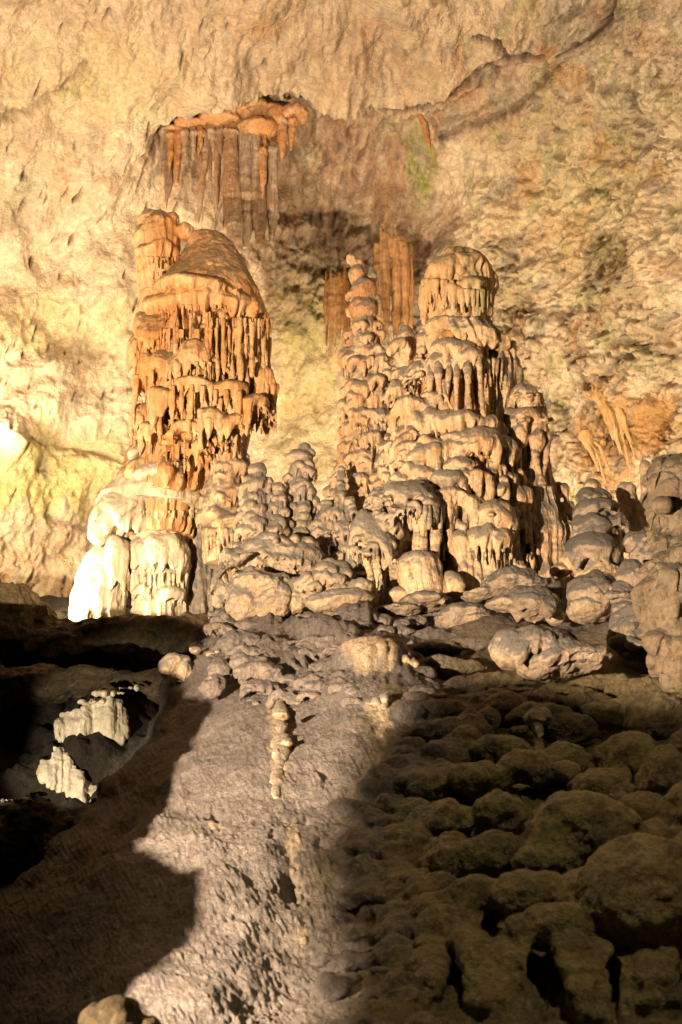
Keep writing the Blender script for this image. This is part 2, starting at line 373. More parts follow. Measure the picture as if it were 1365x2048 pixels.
def wall_masks(p, x, y):
    j = fbm(np.stack([x / 70, y / 110, x * 0], 1), 4) * 60
    xx, yy = x + j, y + fbm(np.stack([x / 50 + 9, y / 90, x * 0], 1), 4) * 60
    def blob(cx, cy, rx, ry, soft=.5): return 1 - ss(1 - soft, 1 + soft * .6, np.hypot((xx - cx) / rx, (yy - cy) / ry))
    st = np.abs(pn(np.stack([x / 9 + y / 60, y / 60, x * 0 + 4], 1))) ; stf = fbm(np.stack([x / 14 + y / 50, y / 46, x * 0 + 8], 1), 3)
    brown = np.maximum.reduce([blob(640, 360, 210, 170), .9 * blob(700, 420, 150, 180), blob(760, 520, 130, 130), .75 * blob(600, 560, 120, 120), .7 * blob(700, 110, 280, 150, .9), .4 * blob(420, 60, 360, 120, .9), .6 * blob(950, 230, 190, 90), .85 * blob(460, 330, 130, 130), .6 * blob(345, 310, 40, 60)])  # brown rock, with shade of the overhang and recesses put into its colour
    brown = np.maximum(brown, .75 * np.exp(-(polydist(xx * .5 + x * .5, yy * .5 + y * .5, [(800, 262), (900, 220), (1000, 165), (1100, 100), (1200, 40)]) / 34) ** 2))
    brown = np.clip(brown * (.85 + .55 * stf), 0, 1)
    yellow = np.maximum.reduce([blob(70, 960, 200, 90), .6 * blob(620, 720, 90, 170, .8), .5 * blob(60, 650, 200, 60), .45 * blob(1150, 400, 200, 200, .9), .4 * blob(620, 880, 100, 80), .3 * blob(200, 160, 200, 100)])
    moss = np.maximum.reduce([1. * blob(822, 345, 26, 50, .7), .8 * blob(1150, 415, 16, 26, .7), .5 * blob(1270, 412, 16, 16), .5 * blob(1070, 190, 34, 20), .45 * blob(100, 190, 90, 26, .9), .4 * blob(30, 400, 40, 60), .4 * blob(600, 660, 60, 40),
                              .35 * blob(1290, 720, 60, 60), .3 * blob(180, 720, 120, 30, .9), .4 * blob(1050, 330, 40, 20)])
    moss = np.maximum(moss, (.15 + .40 * ss(700, 1000, x)) * ss(.1, .6, fbm(np.stack([x / 60, y / 80, x * 0 + 31], 1), 4)))
    rust = np.maximum.reduce([.8 * blob(1290, 850, 90, 70), .7 * blob(1210, 880, 60, 110), .35 * blob(1100, 480, 60, 60), .5 * blob(180, 1180, 120, 50), .35 * blob(60, 1120, 100, 50), .4 * blob(550, 40, 30, 40),
                              .7 * blob(1085, 110, 14, 36), .35 * blob(950, 720, 90, 60)])
    rust = np.maximum(rust, (.25 + .3 * ss(700, 1000, x)) * ss(.15, .7, fbm(np.stack([x / 80, y / 140, x * 0 + 51], 1), 4)))
    grey = np.maximum.reduce([.6 * blob(1150, 60, 90, 50), .35 * blob(1230, 260, 60, 60), .35 * blob(40, 420, 50, 80), (.4 + .25 * ss(600, 1000, x)) * ss(.1, .6, fbm(np.stack([x / 30 + y / 90, y / 60, x * 0 + 71], 1), 4))])
    crack = np.zeros(len(x))
    jj = fbm(np.stack([x / 14, y / 14, x * 0], 1), 2) * 5
    for pts, w, dep in CRACKS:
        crack = np.maximum(crack, np.exp(-((polydist(x + jj, y + jj, pts)) / w / 1.5) ** 2) * min(1, dep * 5))
    # thin vertical pock streaks left of centre, their shadows put into the crack colour
    poc = ss(.42, .72, pn(np.stack([x / 12 + y / 34, y / 42, x * 0 + 13], 1))) * ss(760, 500, x) * ss(900, 500, y)
    crack = np.maximum(crack, (.75 * poc))
    moss = moss * (.45 + .55 * ss(-.15, .25, fbm(np.stack([x / 9, y / 13, x * 0 + 3], 1), 3)))
    rj = fbm(np.stack([x / 40, y / 40, x * 0 + 61], 1), 2) * .4; cb = np.stack([(x * .9 + y * .42) / 34 + rj, (y * .9 - x * .42) / 40 + rj, x * 0 + 2], 1); c1, c2 = worley(cb)
    crack = np.maximum(crack, .6 * np.exp(-((c2 - c1) / .07) ** 2) * ss(760, 1000, x + (y - 500) * .3) * ss(.0, .45, fbm(np.stack([x / 90, y / 90, x * 0 + 91], 1), 3)))
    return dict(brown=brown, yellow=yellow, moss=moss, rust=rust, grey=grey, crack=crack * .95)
def wall_disp(p, x, y):
    right = ss(760, 1000, x + (y - 500) * .3); mid = np.exp(-(((x - 660) / 200) ** 2 + ((y - 420) / 230) ** 2))
    left = (1 - right)
    q = np.stack([x / 150, y / 150, x * 0], 1)
    d = .34 * fbm(q, 3) + .30 * fbm(q * .45 + 3, 2)
    sl = np.stack([x / 26 + y / 70, y / 75, p[:, 1] * .5], 1)              # streaky small-scale relief
    iso = np.stack([x / 34 + y / 160, y / 44, p[:, 1] * .3], 1)
    d = d + left * (.05 * fbm(iso, 4, .6) + .05 * billow(np.stack([x / 70, y / 100, x * 0], 1), 3) - .05 * ss(.1, .6, pn(iso * 1.9 + 7)))
    poc = ss(.42, .75, pn(np.stack([x / 12 + y / 34, y / 42, x * 0 + 13], 1)))
    d = d - left * .11 * poc * ss(760, 500, x)
    bq = np.stack([(x * .9 + y * .42) / 66, (y * .9 - x * .42) / 78, x * 0 + 2], 1) + .35 * np.stack([fbm(q * 3, 2)] * 3, 1)
    f1, f2 = worley(bq); g1, g2 = worley(bq * 2.7 + 5)
    d = d + 1.15 * right * (.10 * billow(bq * 1.4, 4) - .15 * np.exp(-((f2 - f1) / .07) ** 2) * ss(-.1, .4, fbm(q + 7, 2)) + .05 * (1 - g1) - .06 * np.exp(-((g2 - g1) / .08) ** 2) + .045 * fbm(bq * 6, 3))
    d = d + mid * (.17 * billow(np.stack([x / 30 + y / 120, y / 48, x * 0 + 5], 1), 4) + .07 * fbm(sl * 3, 3))
    jj = fbm(np.stack([x / 14, y / 14, x * 0], 1), 2) * 5
    for pts, w, dep in CRACKS: d = d - dep * np.exp(-((polydist(x + jj, y + jj, pts)) / w / 1.7) ** 2)
    # overhang lip: the rock above the ridge stands out, below it is recessed
    ly = np.interp(x, [250, 330, 460, 560, 700, 800, 900, 1000, 1110, 1220, 1300], [330, 260, 200, 195, 212, 225, 185, 120, 125, 40, -60])
    inx = ss(230, 400, x) * ss(1300, 1200, x)
    d = d - .42 * inx * ss(ly - 6, ly + 34, y + jj * 2) * ss(620, 330, y - (x - 700) * .1)
    # shelf below the lamp-lit strip at the left
    ly = np.interp(x, [-400, 0, 60, 120, 190, 235], [860, 876, 885, 890, 905, 925])
    d = d + .16 * ss(300, 200, x) * ss(ly - 4, ly + 26, y + jj)
    return d
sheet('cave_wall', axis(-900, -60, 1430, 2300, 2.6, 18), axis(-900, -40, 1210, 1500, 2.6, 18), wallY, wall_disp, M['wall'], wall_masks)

# --- foreground: a big flowstone slope that climbs to the feet of the columns and drops into a gulf at the left
slopeY = tps([(680, 2048, 7.4), (1100, 2048, 7.0), (1365, 2048, 7.2), (300, 2048, 7.4), (0, 2048, 8.2), (600, 1800, 8.7), (900, 1800, 8.4), (1160, 1800, 7.9), (1365, 1800, 8.0), (580, 1500, 10.6), (800, 1500, 10.5), (420, 1500, 11.2),
              (1100, 1480, 10.3), (1365, 1480, 10), (640, 1300, 12.9), (500, 1300, 13.2), (860, 1300, 12.6), (1150, 1330, 12.3), (1365, 1330, 12), (700, 1215, 13.9), (1000, 1225, 13.7), (1250, 1225, 13.5), (1365, 1225, 13),
              (430, 1215, 15), (330, 1650, 9.9), (200, 1800, 9.0), (1700, 2048, 6), (1900, 1300, 11), (700, 2500, 4.4), (0, 2500, 6.5), (1600, 2500, 4.4), (680, 1140, 20.5), (100, 1140, 21), (1365, 1140, 19), (2000, 1140, 18)])
gulfY = tps([(0, 2048, 10), (-500, 2048, 10), (100, 1800, 12), (0, 1500, 14.5), (200, 1400, 15.2), (400, 1300, 15.5), (200, 1240, 15.8), (-500, 1400, 14), (0, 1210, 17), (300, 1150, 20), (-500, 1150, 18), (0, 2500, 8), (700, 2500, 7)])
EDGE = ([1100, 1240, 1290, 1330, 1400, 1480, 1540, 1610, 1680, 1760, 1900, 2048, 2500], [440, 440, 425, 410, 375, 310, 262, 205, 150, 60, -120, -300, -600])
def floorY(x, y):
    e = np.interp(y, *EDGE) + 10 * np.sin(y / 23.) + 6 * np.sin(y / 9.7)
    a = ss(0, 1, (e - x + 30) / (40 + 25)); a = ss(-15, 45, e - x)
    s = slopeY(x, y) + .9 * ss(140, -10, x - e) * ss(-15, 140, x - e + 80)
    s = s + .30 * ss(800, 900, x) * ss(1240, 1300, y)
    return s + (gulfY(x, y) - s) * a
MOUNDS = [(760, 1330, 90, 22, .16), (640, 1270, 90, 16, .14), (560, 1310, 60, 18, .12), (520, 1250, 60, 20, .12), (740, 1240, 80, 14, .16), (860, 1235, 60, 12, .14), (700, 1210, 80, 20, .15), (420, 1800, 90, 50, .1)]
PITS = [(578, 1480, 5, 7, .05), (430, 1628, 16, 15, .16), (583, 1778, 18, 18, .30), (655, 1550, 12, 12, .10), (700, 1790, 16, 20, .14), (610, 1640, 8, 8, .08), (548, 1690, 9, 7, .09), (730, 1660, 12, 16, .1), (640, 1700, 14, 10, .08), (780, 1920, 20, 24, .16),
        (500, 2010, 40, 24, .14), (540, 1920, 12, 12, .08), (860, 1540, 20, 20, .12), (880, 1680, 28, 40, .12), (930, 1640, 24, 40, .2), (990, 1630, 30, 50, .25), (1100, 1590, 40, 30, .3), (1080, 1900, 20, 110, .22), (860, 1950, 24, 80, .14),
        (1230, 1950, 22, 110, .22), (1000, 1480, 40, 16, .2), (1240, 1500, 26, 40, .25), (770, 1245, 30, 8, .12), (840, 1352, 14, 10, .12), (545, 1360, 14, 10, .1), (690, 1340, 30, 6, .08), (380, 1560, 20, 20, .02)]
def floor_disp(p, x, y):
    e = np.interp(y, *EDGE); gulf = ss(10, 60, e - x)
    right = ss(700, 900, x + (y - 1500) * -.12); top = ss(1420, 1330, y)
    q = p * np.array((1, 1, 1.))
    wq = q + .12 * np.stack([fbm(q * 1.5 + 4, 2), fbm(q * 1.5 + 14, 2), fbm(q * 1.5 + 24, 2)], 1)
    
    wj = np.stack([fbm(np.stack([x / 90, y / 70, x * 0 + 4], 1), 2), fbm(np.stack([x / 90, y / 70, x * 0 + 14], 1), 2), x * 0], 1) * .3
    hh = 26 + 50 * ss(1240, 1750, y)                                        # lumps look larger as the slope comes nearer
    wx = x / (hh * 2.1); wy = np.where(y < 1240, y / 26., (np.log(1 + (np.clip(y, 1240, 1750) - 1240) * 50 / 510 / 26)) * 510 / 50 + np.clip(y - 1750, 0, 999) / 76.)
    l1 = worley(np.stack([x / 150 + .3, wy * .55, x * 0], 1) + wj); l2 = worley(np.stack([x / 64, wy * 1.15, x * 0 + 5], 1) + wj)
    k = p[:, 1] / 2813.
    lumps = k * (80 * (np.sqrt(np.clip(1.1 - l1[0] ** 2, 0, 2)) - .75) + (8 + 24 * ss(1380, 1500, y)) * (np.sqrt(np.clip(1.1 - l2[0] ** 2, 0, 2)) - .75))
    st = (x * .55 + y * .83) ; cr = (x * .83 - y * .55)                     # ripples run down to the right
    rip = billow(np.stack([cr / 10, st / 26, x * 0], 1), 3)
    rip2 = billow(np.stack([x / 26, y / 11, x * 0 + 3], 1), 3)
    smoothz = (1 - right) * (1 - top)
    d = .10 * fbm(q * .8, 3)
    d = d + smoothz * (.008 * rip + .018 * fbm(q * 4, 3) + .014 * billow(q * 3.2, 3) * ss(1500, 1800, y + x * .3)) * (1 - gulf)
    d = d + right * (1 - gulf) * (.25 + .75 * ss(1450, 1560, y)) * (.5 * lumps * (1 - .75 * ss(1500, 1420, y)) * (1 - .35 * ss(1500, 1600, y) * ss(1000, 1050, x)) + .05 * rip2 * ss(1600, 1350, y) + .03 * billow(q * 5, 3) * ss(1050, 850, x) + .010 * fbm(q * 9, 3))
    d = d + (1 - right) * top * (1 - gulf) * (.03 * rip2 + .45 * lumps + .025 * fbm(q * 7, 3))
    d = d + gulf * (.30 * billow(q * np.array((.8, .8, .5)), 4) + .08 * fbm(q * 3, 3))
    d = d * (.25 + .75 * ss(1190, 1245, y))
    j = fbm(np.stack([x / 24, y / 24, x * 0], 1), 3) * 10
    for cx, cy, rx, ry, a in MOUNDS:
        r = np.hypot((x + j - cx) / rx, (y + j * .5 - cy) / ry); d = d + a * 1.05 * (p[:, 1] / 13) ** 1.3 * np.clip(1 - r * r, 0, 1) ** .8
    jp = fbm(np.stack([x / 13, y / 13, x * 0 + 9], 1), 2)
    for cx, cy, rx, ry, a in PITS:
        r = np.hypot((x + j * .6 - cx) / rx, (y + j * .6 - cy) / ry); d = d - .6 * a * (p[:, 1] / 11) * np.exp(-(r * (1 + .5 * jp)) ** 2)
    return d
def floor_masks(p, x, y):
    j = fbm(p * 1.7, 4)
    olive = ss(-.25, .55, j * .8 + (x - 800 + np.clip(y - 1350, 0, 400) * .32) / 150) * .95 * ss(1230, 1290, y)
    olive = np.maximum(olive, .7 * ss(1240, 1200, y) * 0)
    dark = ss(0, 60, np.interp(y, *EDGE) - x)  # darkness of the gulf put into the colour of its rock
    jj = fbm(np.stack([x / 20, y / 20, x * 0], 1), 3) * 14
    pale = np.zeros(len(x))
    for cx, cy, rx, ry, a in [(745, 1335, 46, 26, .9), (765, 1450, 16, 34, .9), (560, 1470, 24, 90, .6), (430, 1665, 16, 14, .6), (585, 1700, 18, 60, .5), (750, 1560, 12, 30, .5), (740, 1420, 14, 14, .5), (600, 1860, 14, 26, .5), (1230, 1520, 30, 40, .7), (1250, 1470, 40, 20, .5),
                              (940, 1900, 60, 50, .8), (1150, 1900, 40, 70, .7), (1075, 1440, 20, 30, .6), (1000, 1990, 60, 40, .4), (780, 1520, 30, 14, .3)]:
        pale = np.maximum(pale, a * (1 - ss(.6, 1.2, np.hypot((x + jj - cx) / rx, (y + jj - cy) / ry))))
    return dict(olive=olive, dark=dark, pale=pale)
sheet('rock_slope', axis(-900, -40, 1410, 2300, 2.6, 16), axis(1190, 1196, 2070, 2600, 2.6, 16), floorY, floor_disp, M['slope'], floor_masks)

# ------------------------------------------------------------------ unseen shadow blockers added beside the key lamp to shade parts of the slope
def blocker(name, poly, t, Yf, seed=1, step=7, rough=8):
    """a thick unseen blocker added between the lamp and the slope; poly outlines the shadow it throws"""
    pl = np.array(poly, float); X, Z = np.meshgrid(np.arange(pl[:, 0].min(), pl[:, 0].max(), step), np.arange(pl[:, 1].min(), pl[:, 1].max(), step))
    jx = fbm(np.stack([X.ravel() / 25, Z.ravel() / 25, X.ravel() * 0 + seed], 1), 3).reshape(X.shape) * rough
    cx, cz = X + step / 2 + jx, Z + step / 2 + jx * .6; ins = np.zeros(X.shape, bool)
    for (x0, y0), (x1, y1) in zip(poly, poly[1:] + poly[:1]):
        if y0 != y1: ins ^= ((y0 > cz) != (y1 > cz)) & (cx < (x1 - x0) * (cz - y0) / (y1 - y0) + x0)
    w = P(X, Z, Yf(X, Z)).reshape(-1, 3); f = gridfaces(X.shape[1], X.shape[0])[ins[:-1, :-1].ravel()]
    used = np.unique(f); mp = np.zeros(len(w), int); mp[used] = np.arange(len(used))
    f = mp[f]; n = len(used); e = np.concatenate([f[:, [0, 1]], f[:, [1, 2]], f[:, [2, 3]], f[:, [3, 0]]]); key = np.sort(e, 1) @ np.array([n, 1])
    _, first, cnt = np.unique(key, return_index=True, return_counts=True); eb = e[first[cnt == 1]]
    sides = np.stack([eb[:, 1], eb[:, 0], eb[:, 0] + n, eb[:, 1] + n], 1)
    v = np.concatenate([KEY + (w - KEY)[used] * t, KEY + (w - KEY)[used] * t * .93]); o = mk(name, v, np.concatenate([f, f[:, ::-1] + n, sides]), M['darkrock'])
    return tag(o, None, None, kind='structure')
blocker('unseen_blocker', [(-900, 1150), (100, 1150), (140, 1215), (360, 1232), (400, 1262), (330, 1290), (300, 1335), (318, 1390), (385, 1392), (372, 1450), (352, 1530), (322, 1600), (310, 1645), (288, 1700), (330, 1712), (380, 1745), (446, 1747), (440, 1790), (412, 1832), (380, 1880), (330, 1940), (262, 1990),
                   (300, 2060), (300, 2500), (-900, 2500)], .66, slopeY)
blocker('unseen_blocker', [(812, 1262), (872, 1300), (885, 1345), (960, 1352), (1100, 1352), (1200, 1375), (1330, 1400), (1700, 1420), (1700, 2500), (560, 2500), (640, 1950), (600, 1850), (640, 1790), (600, 1720), (660, 1690), (650, 1600), (720, 1560), (720, 1500), (800, 1440), (880, 1400), (862, 1340)], .30, slopeY, seed=5, rough=30)

# ------------------------------------------------------------------ the tall column at the left
Y0 = 16.2
t = thing('cave_column', P(320, 1230, Y0), 'tallest orange flowstone column with an overhanging fringed dome and a knobbed head, at the left', 'stalagmite')
b = B(Y0, 1)
b.lathe([(318, 428, 20), (318, 450, 42), (320, 490, 49), (314, 520, 46), (306, 560, 37), (300, 612, 22), (300, 650, 18)], flute=.05)
for x, y, r in [(300, 440, 22), (322, 444, 18), (343, 442, 20), (370, 464, 22), (290, 470, 24)]: b.ell(x, y, r, r * 1.1, d=-8, lump=.15)
b.cap(318, 512, 52, 26, 34, 18, lo=.3, taper=.15).cap(322, 540, 44, 20, 44, 14, lo=.3, taper=.2).cap(300, 566, 30, 16, 50, 9, taper=.3).fringe(318, 516, 48, 18, 38, 3.2).fringe(320, 546, 40, 14, 42, 3)
b.build('head', 'orange', t, vox=2.0, flute=.02)
b = B(Y0, 2)
b.lathe([(412, 470, 30), (416, 478, 44), (424, 500, 58), (424, 535, 80), (418, 575, 108), (412, 612, 128), (408, 640, 141), (406, 658, 140)], flute=.02, nf=20, lump=.03, d=10)
b.lathe([(330, 600, 60), (320, 640, 56), (318, 670, 50)], d=-20)
b.cap(406, 650, 146, 50, 46, 34, lo=.35, taper=.12, tilt=-.10, d=5)
b.cap(395, 606, 112, 30, 34, 26, lo=.3, taper=.1, d=-40, tilt=-.12)
b.build('dome', 'orange', t, vox=2.2, flute=.012)
b = B(Y0, 3)
for x, y, rx, d in [(400, 612, 96, -62), (470, 640, 76, -40)]: b.fringe(x, y, rx, 30, 42, 3.0, ry=70, d=d)
b.fringe(406, 664, 134, 54, 78, 3.6, d=5, up=4)
for x, y, L, r, d in [(415, 640, 130, 5, -130), (448, 640, 110, 5, -125), (480, 650, 120, 6, -112), (505, 660, 95, 6, -100), (528, 676, 110, 5, -72), (382, 640, 80, 5, -130), (350, 640, 70, 5, -120), (540, 690, 90, 5, -40), (492, 690, 100, 5, -95), (465, 680, 100, 5, -105), (435, 650, 120, 4, -110)]:
    b.tube([(x, y - 14, d, r), (x - 1, y + L * .35, d, r * .7), (x + 1, y + L * .75, d, r * 1.4), (x, y + L, d, r * .5)])
b.build('fringe', 'orange', t, vox=1.5, sm=1, n1=(.01, 3), n2=(.006, 14))
b = B(Y0, 4)
prof = [(404, 630, 106), (402, 690, 100), (400, 760, 94), (398, 830, 92), (390, 868, 84), (372, 900, 78), (352, 940, 70), (350, 1000, 70)]
b.lathe(prof, flute=.24, nf=22, lump=.2)
for x, y, rx, h, L, nd, d in [(312, 680, 48, 46, 36, 9, -60), (282, 712, 28, 40, 46, 6, -30), (340, 742, 46, 52, 44, 9, -92), (300, 752, 36, 40, 70, 7, -72), (395, 722, 36, 36, 50, 7, -118), (384, 772, 50, 20, 70, 9, -110), (332, 800, 40, 16, 60, 7, -100),
                              (455, 780, 40, 16, 60, 7, -110), (500, 812, 44, 16, 44, 8, -92), (470, 850, 36, 14, 34, 6, -100), (420, 838, 30, 16, 60, 6, -112), (370, 862, 40, 16, 44, 7, -100), (522, 770, 34, 40, 60, 6, -50), (530, 842, 26, 40, 30, 6, -30),
                              (310, 860, 34, 16, 60, 6, -80), (285, 830, 24, 20, 60, 5, -50), (400, 896, 32, 14, 36, 6, -88), (352, 892, 34, 12, 40, 6, -84)]:
    b.cap(x, y, rx, h * b.r.uniform(.8, 1.5), L * b.r.uniform(.7, 1.5), nd, d=d, ry=rx * .9, taper=.2, tilt=b.r.uniform(-.25, .25))
    b.fringe(x, y + 4, rx * .9, int(rx / b.r.uniform(4, 8)), L * b.r.uniform(.6, 1.7), b.r.uniform(2.4, 4.6), ry=rx * .8, d=d)
for x, y, L, r, d in [(320, 780, 90, 5, -118), (345, 800, 90, 4, -128), (402, 820, 80, 7, -128), (378, 800, 70, 4, -130), (440, 800, 60, 5, -122), (300, 800, 110, 4, -92), (284, 790, 110, 4, -66), (470, 870, 50, 5, -90), (270, 720, 150, 5, -40)]:
    b.tube([(x, y, d, r), (x, y + L * .5, d, r * .7), (x, y + L, d, r * 1.2)])
b.shingle([(x_, y_, w_ + 16) for x_, y_, w_ in prof[1:6]], 46, 8, 18, 2.6, drip=.6, a0=-185, a1=5, out=.3)
b.build('shaft', 'orange', t, vox=1.8, sm=1, n1=(.03, 1.6), flute=.03)
b = B(Y0, 66); b.lathe([(356, 860, 70), (350, 890, 82), (336, 930, 80), (328, 970, 90), (318, 1010, 90)], flute=.16, nf=18, lump=.14, d=4); b.build('neck', 'orange', t, vox=2.4, flute=.04)
b = B(Y0, 5)
b.lathe([(452, 840, 52), (456, 880, 44), (455, 930, 38), (450, 980, 40), (448, 1030, 44), (446, 1080, 42), (446, 1130, 36)], flute=.1, d=-30)
b.shingle([(456, 890, 40), (452, 980, 42), (446, 1040, 48)], 26, 14, 24, 1.9, d=-30)
b.cap(448, 1040, 46, 26, 50, 9, d=-40, taper=.4).cap(462, 1052, 50, 20, 60, 9, d=-50, taper=.5).fringe(450, 1060, 44, 16, 60, 4, d=-40)
b.build('side_column', 'cream', t, vox=2.0, sm=1)
b = B(Y0, 6)
b.lathe([(338, 925, 40), (330, 950, 74), (314, 975, 98), (300, 1000, 112), (300, 1022, 108)], flute=.03, nf=16, ry=.85, lump=.05)
b.cap(300, 1010, 112, 30, 26, 24, lo=.6, taper=.1, ry=90, tilt=.12).cap(222, 1056, 42, 62, 34, 9, d=-30, taper=.45, lo=.5).cap(250, 1030, 52, 50, 26, 10, d=-40, lo=.5)
b.ell(262, 1026, 76, 52, 60, -10, lump=.1).cap(246, 1056, 66, 66, 34, 15, d=-34, taper=.25, lo=.5, ry=60).cap(330, 960, 80, 36, 26, 16, d=-20, lo=.5, tilt=.15)
b.fringe(310, 1022, 96, 38, 24, 3, ry=76)
for x, y, r in [(262, 940, 16), (285, 925, 20), (300, 945, 20), (245, 955, 18), (322, 905, 16), (272, 912, 15), (344, 915, 16)]: b.ell(x, y, r, r * 1.2, d=-30, lump=.2)
b.cap(300, 930, 44, 22, 26, 8, d=-20).cap(258, 958, 30, 18, 18, 7, d=-20)
b.build('lower_skirt', 'pale', t, vox=2.0, sm=1, flute=.02)
b = B(Y0, 7); b.lathe([(325, 1000, 78), (322, 1040, 76), (320, 1080, 66)], flute=.12, nf=30, d=10); b.build('recessed_neck', 'orange', t, vox=2.2, sm=1, flute=.03)
b = B(Y0, 8)
b.lathe([(322, 1058, 40), (318, 1072, 58), (316, 1110, 60), (316, 1160, 56), (315, 1250, 58)], flute=.12, nf=18, ry=.8)
for x, y, rx, h, L, nd, d in [(290, 1110, 34, 40, 74, 7, -26), (345, 1112, 38, 42, 86, 7, -28), (318, 1104, 30, 38, 60, 6, -44), (290, 1186, 30, 18, 40, 6, -26), (340, 1190, 34, 18, 40, 7, -28)]:
    b.cap(x, y, rx, h, L, nd, d=d, taper=.15, lo=.35)
b.fringe(318, 1150, 56, 14, 60, 4, ry=46, d=-10)
b.build('pedestal', 'pale', t, vox=2.0, sm=1, n2=(.015, 6), flute=.035)
b = B(Y0, 9)
b.lathe([(238, 1072, 10), (232, 1086, 24), (214, 1110, 40), (202, 1150, 50), (196, 1200, 58), (192, 1260, 60)], flute=.05, nf=12, ry=.8, d=-20)
b.cap(238, 1100, 24, 26, 120, 6, d=-44, taper=.15, lo=.7)
b.build('pedestal_lobe', 'pale', t, vox=2.2, flute=.015)
b = B(Y0 + .3, 10); b.lathe([(392, 1000, 34), (394, 1060, 40), (392, 1120, 40), (394, 1260, 44)], flute=.14, nf=12); b.build('rear_shaft', 'tan', t, vox=2.4, flute=.03)

# ------------------------------------------------------------------ slender tower right of the middle
Y0 = 15.7
def spire(name, Y0, seed, prof, n, s0, s1, label, mat='cream', tip=None, cat='stalagmite', group=None, Lr=1.7, vox=2.0, bulbs=(), base=None, drip=.25):
    x, y, w = prof[-1]
    t = thing(name, P(x, y, Y0), label, cat, group)
    b = B(Y0, seed); b.lathe([(a, c_, r * .74) for a, c_, r in prof], flute=.08)
    b.shingle(prof, n, s0, s1, Lr, drip=drip)
    b.build('shaft', mat, t, vox=vox, sm=1, flute=.025)
    b = B(Y0, seed + 50)
    if bulbs:
        for q in bulbs: b.ell(*q[:4], d=q[4] if len(q) > 4 else 0, lump=.12)
    else:
        x, y, w = prof[0]; b.ell(x, y - w * .1, w * .95, w * .8, lump=.15)
    b.build('tip', mat, t, vox=vox, sm=1)
    return t
ts = spire('stalagmite', Y0, 20, [(727, 590, 30), (728, 640, 35), (730, 690, 42), (736, 740, 52), (740, 800, 52), (742, 860, 56), (742, 930, 62), (736, 1000, 82), (728, 1080, 100)], 105, 13, 27,
      'slender stalagmite tower with a round bead on its tip, between the two hanging brown draperies', bulbs=[(704, 517, 12, 12), (716, 528, 17, 13, 4), (714, 550, 20, 26), (728, 585, 31, 36), (726, 622, 34, 34), (742, 560, 14, 34, 16), (756, 620, 16, 40, 10)])

# ------------------------------------------------------------------ the big column at the right
Y0 = 15.2
t = thing('cave_column', P(925, 1190, Y0), 'broad cream column with a rounded mossy crown, tiers of drips and thin pillars', 'stalagmite')
b = B(Y0, 30)
b.lathe([(920, 500, 22), (920, 512, 44), (922, 540, 62), (924, 580, 72), (924, 620, 74), (922, 660, 70), (916, 700, 68)], flute=.10, nf=18)
b.cap(895, 560, 50, 46, 60, 12, d=-36, lo=.15).cap(930, 532, 40, 26, 34, 9, d=-46).cap(942, 580, 44, 24, 60, 9, d=-52).cap(972, 574, 32, 44, 54, 7, d=-16).cap(868, 600, 30, 50, 74, 7, d=-34).cap(905, 590, 30, 20, 60, 6, d=-62).fringe(900, 566, 50, 16, 60, 5, d=-36).fringe(940, 586, 44, 12, 66, 6, d=-50)
b.ell(876, 600, 36, 60, d=-24, lump=.1).fringe(925, 560, 66, 24, 70, 4, d=-6).knobs(920, 520, 40, 16, 9, d=-6, h=14)
b.cap(885, 660, 34, 28, 30, 8, d=-52).cap(870, 680, 24, 20, 40, 6, d=-50).ell(906, 628, 18, 22, d=-64, lump=.2).ell(870, 655, 20, 22, d=-60, lump=.2)
b.build('crown', 'mossy', t, vox=1.9, sm=1, flute=.02)
b = B(Y0, 31)
b.lathe([(925, 668, 76), (935, 694, 92), (945, 714, 84)], flute=.1, nf=22)
b.lathe([(985, 700, 44), (992, 740, 54), (990, 800, 56), (980, 870, 56)], flute=.1, d=20)
b.cap(905, 712, 56, 30, 40, 12, d=-52).cap(960, 700, 54, 26, 30, 12, d=-30).cap(1000, 716, 36, 26, 60, 8, d=20).cap(880, 730, 32, 26, 60, 8, d=-60).cap(940, 718, 30, 22, 50, 7, d=-86).knobs(915, 690, 60, 30, 9, d=-30)
b.cap(1019, 700, 20, 24, 26, 6, d=-10).knobs(1019, 686, 14, 10, 8, d=-14)
b.fringe(925, 722, 92, 30, 60, 4.5)
b.build('upper_shelf', 'cream', t, vox=1.9, sm=1, flute=.02)
b = B(Y0, 35); b.lathe([(922, 690, 74), (918, 730, 74), (915, 800, 78), (912, 870, 90)], flute=.14, nf=26); b.build('inner_core', 'orange', t, vox=2.2, sm=1, flute=.05)
for i, (x0, y0, x1, y1, r, d) in enumerate([(955, 712, 968, 862, 5, -104), (935, 740, 937, 840, 6, -100), (914, 742, 915, 840, 5, -100), (900, 730, 892, 836, 5, -96), (876, 740, 884, 836, 6, -92), (888, 776, 906, 830, 4, -99), (862, 740, 862, 830, 6, -80)]):
    b = B(Y0, 200 + i); b.tube([(x0, y0 - 16, d + 12, r * 1.7), (x0 + (x1 - x0) * .2, y0 + 14, d, r * 1.3), ((x0 + x1) / 2, (y0 + y1) / 2, d, r * .95), (x1, y1 - 10, d, r * 1.2), (x1 + 2, y1 + 8, d, r * 2)], wob=.16); b.build('thin_pillar', 'cream', t, vox=1.4, sm=2, n1=(.008, 4), n2=(.004, 16))
b = B(Y0, 33)
b.lathe([(915, 834, 72), (918, 850, 84), (918, 900, 92), (922, 960, 104), (932, 1040, 118), (936, 1120, 130), (936, 1210, 136)], flute=.08, nf=24)
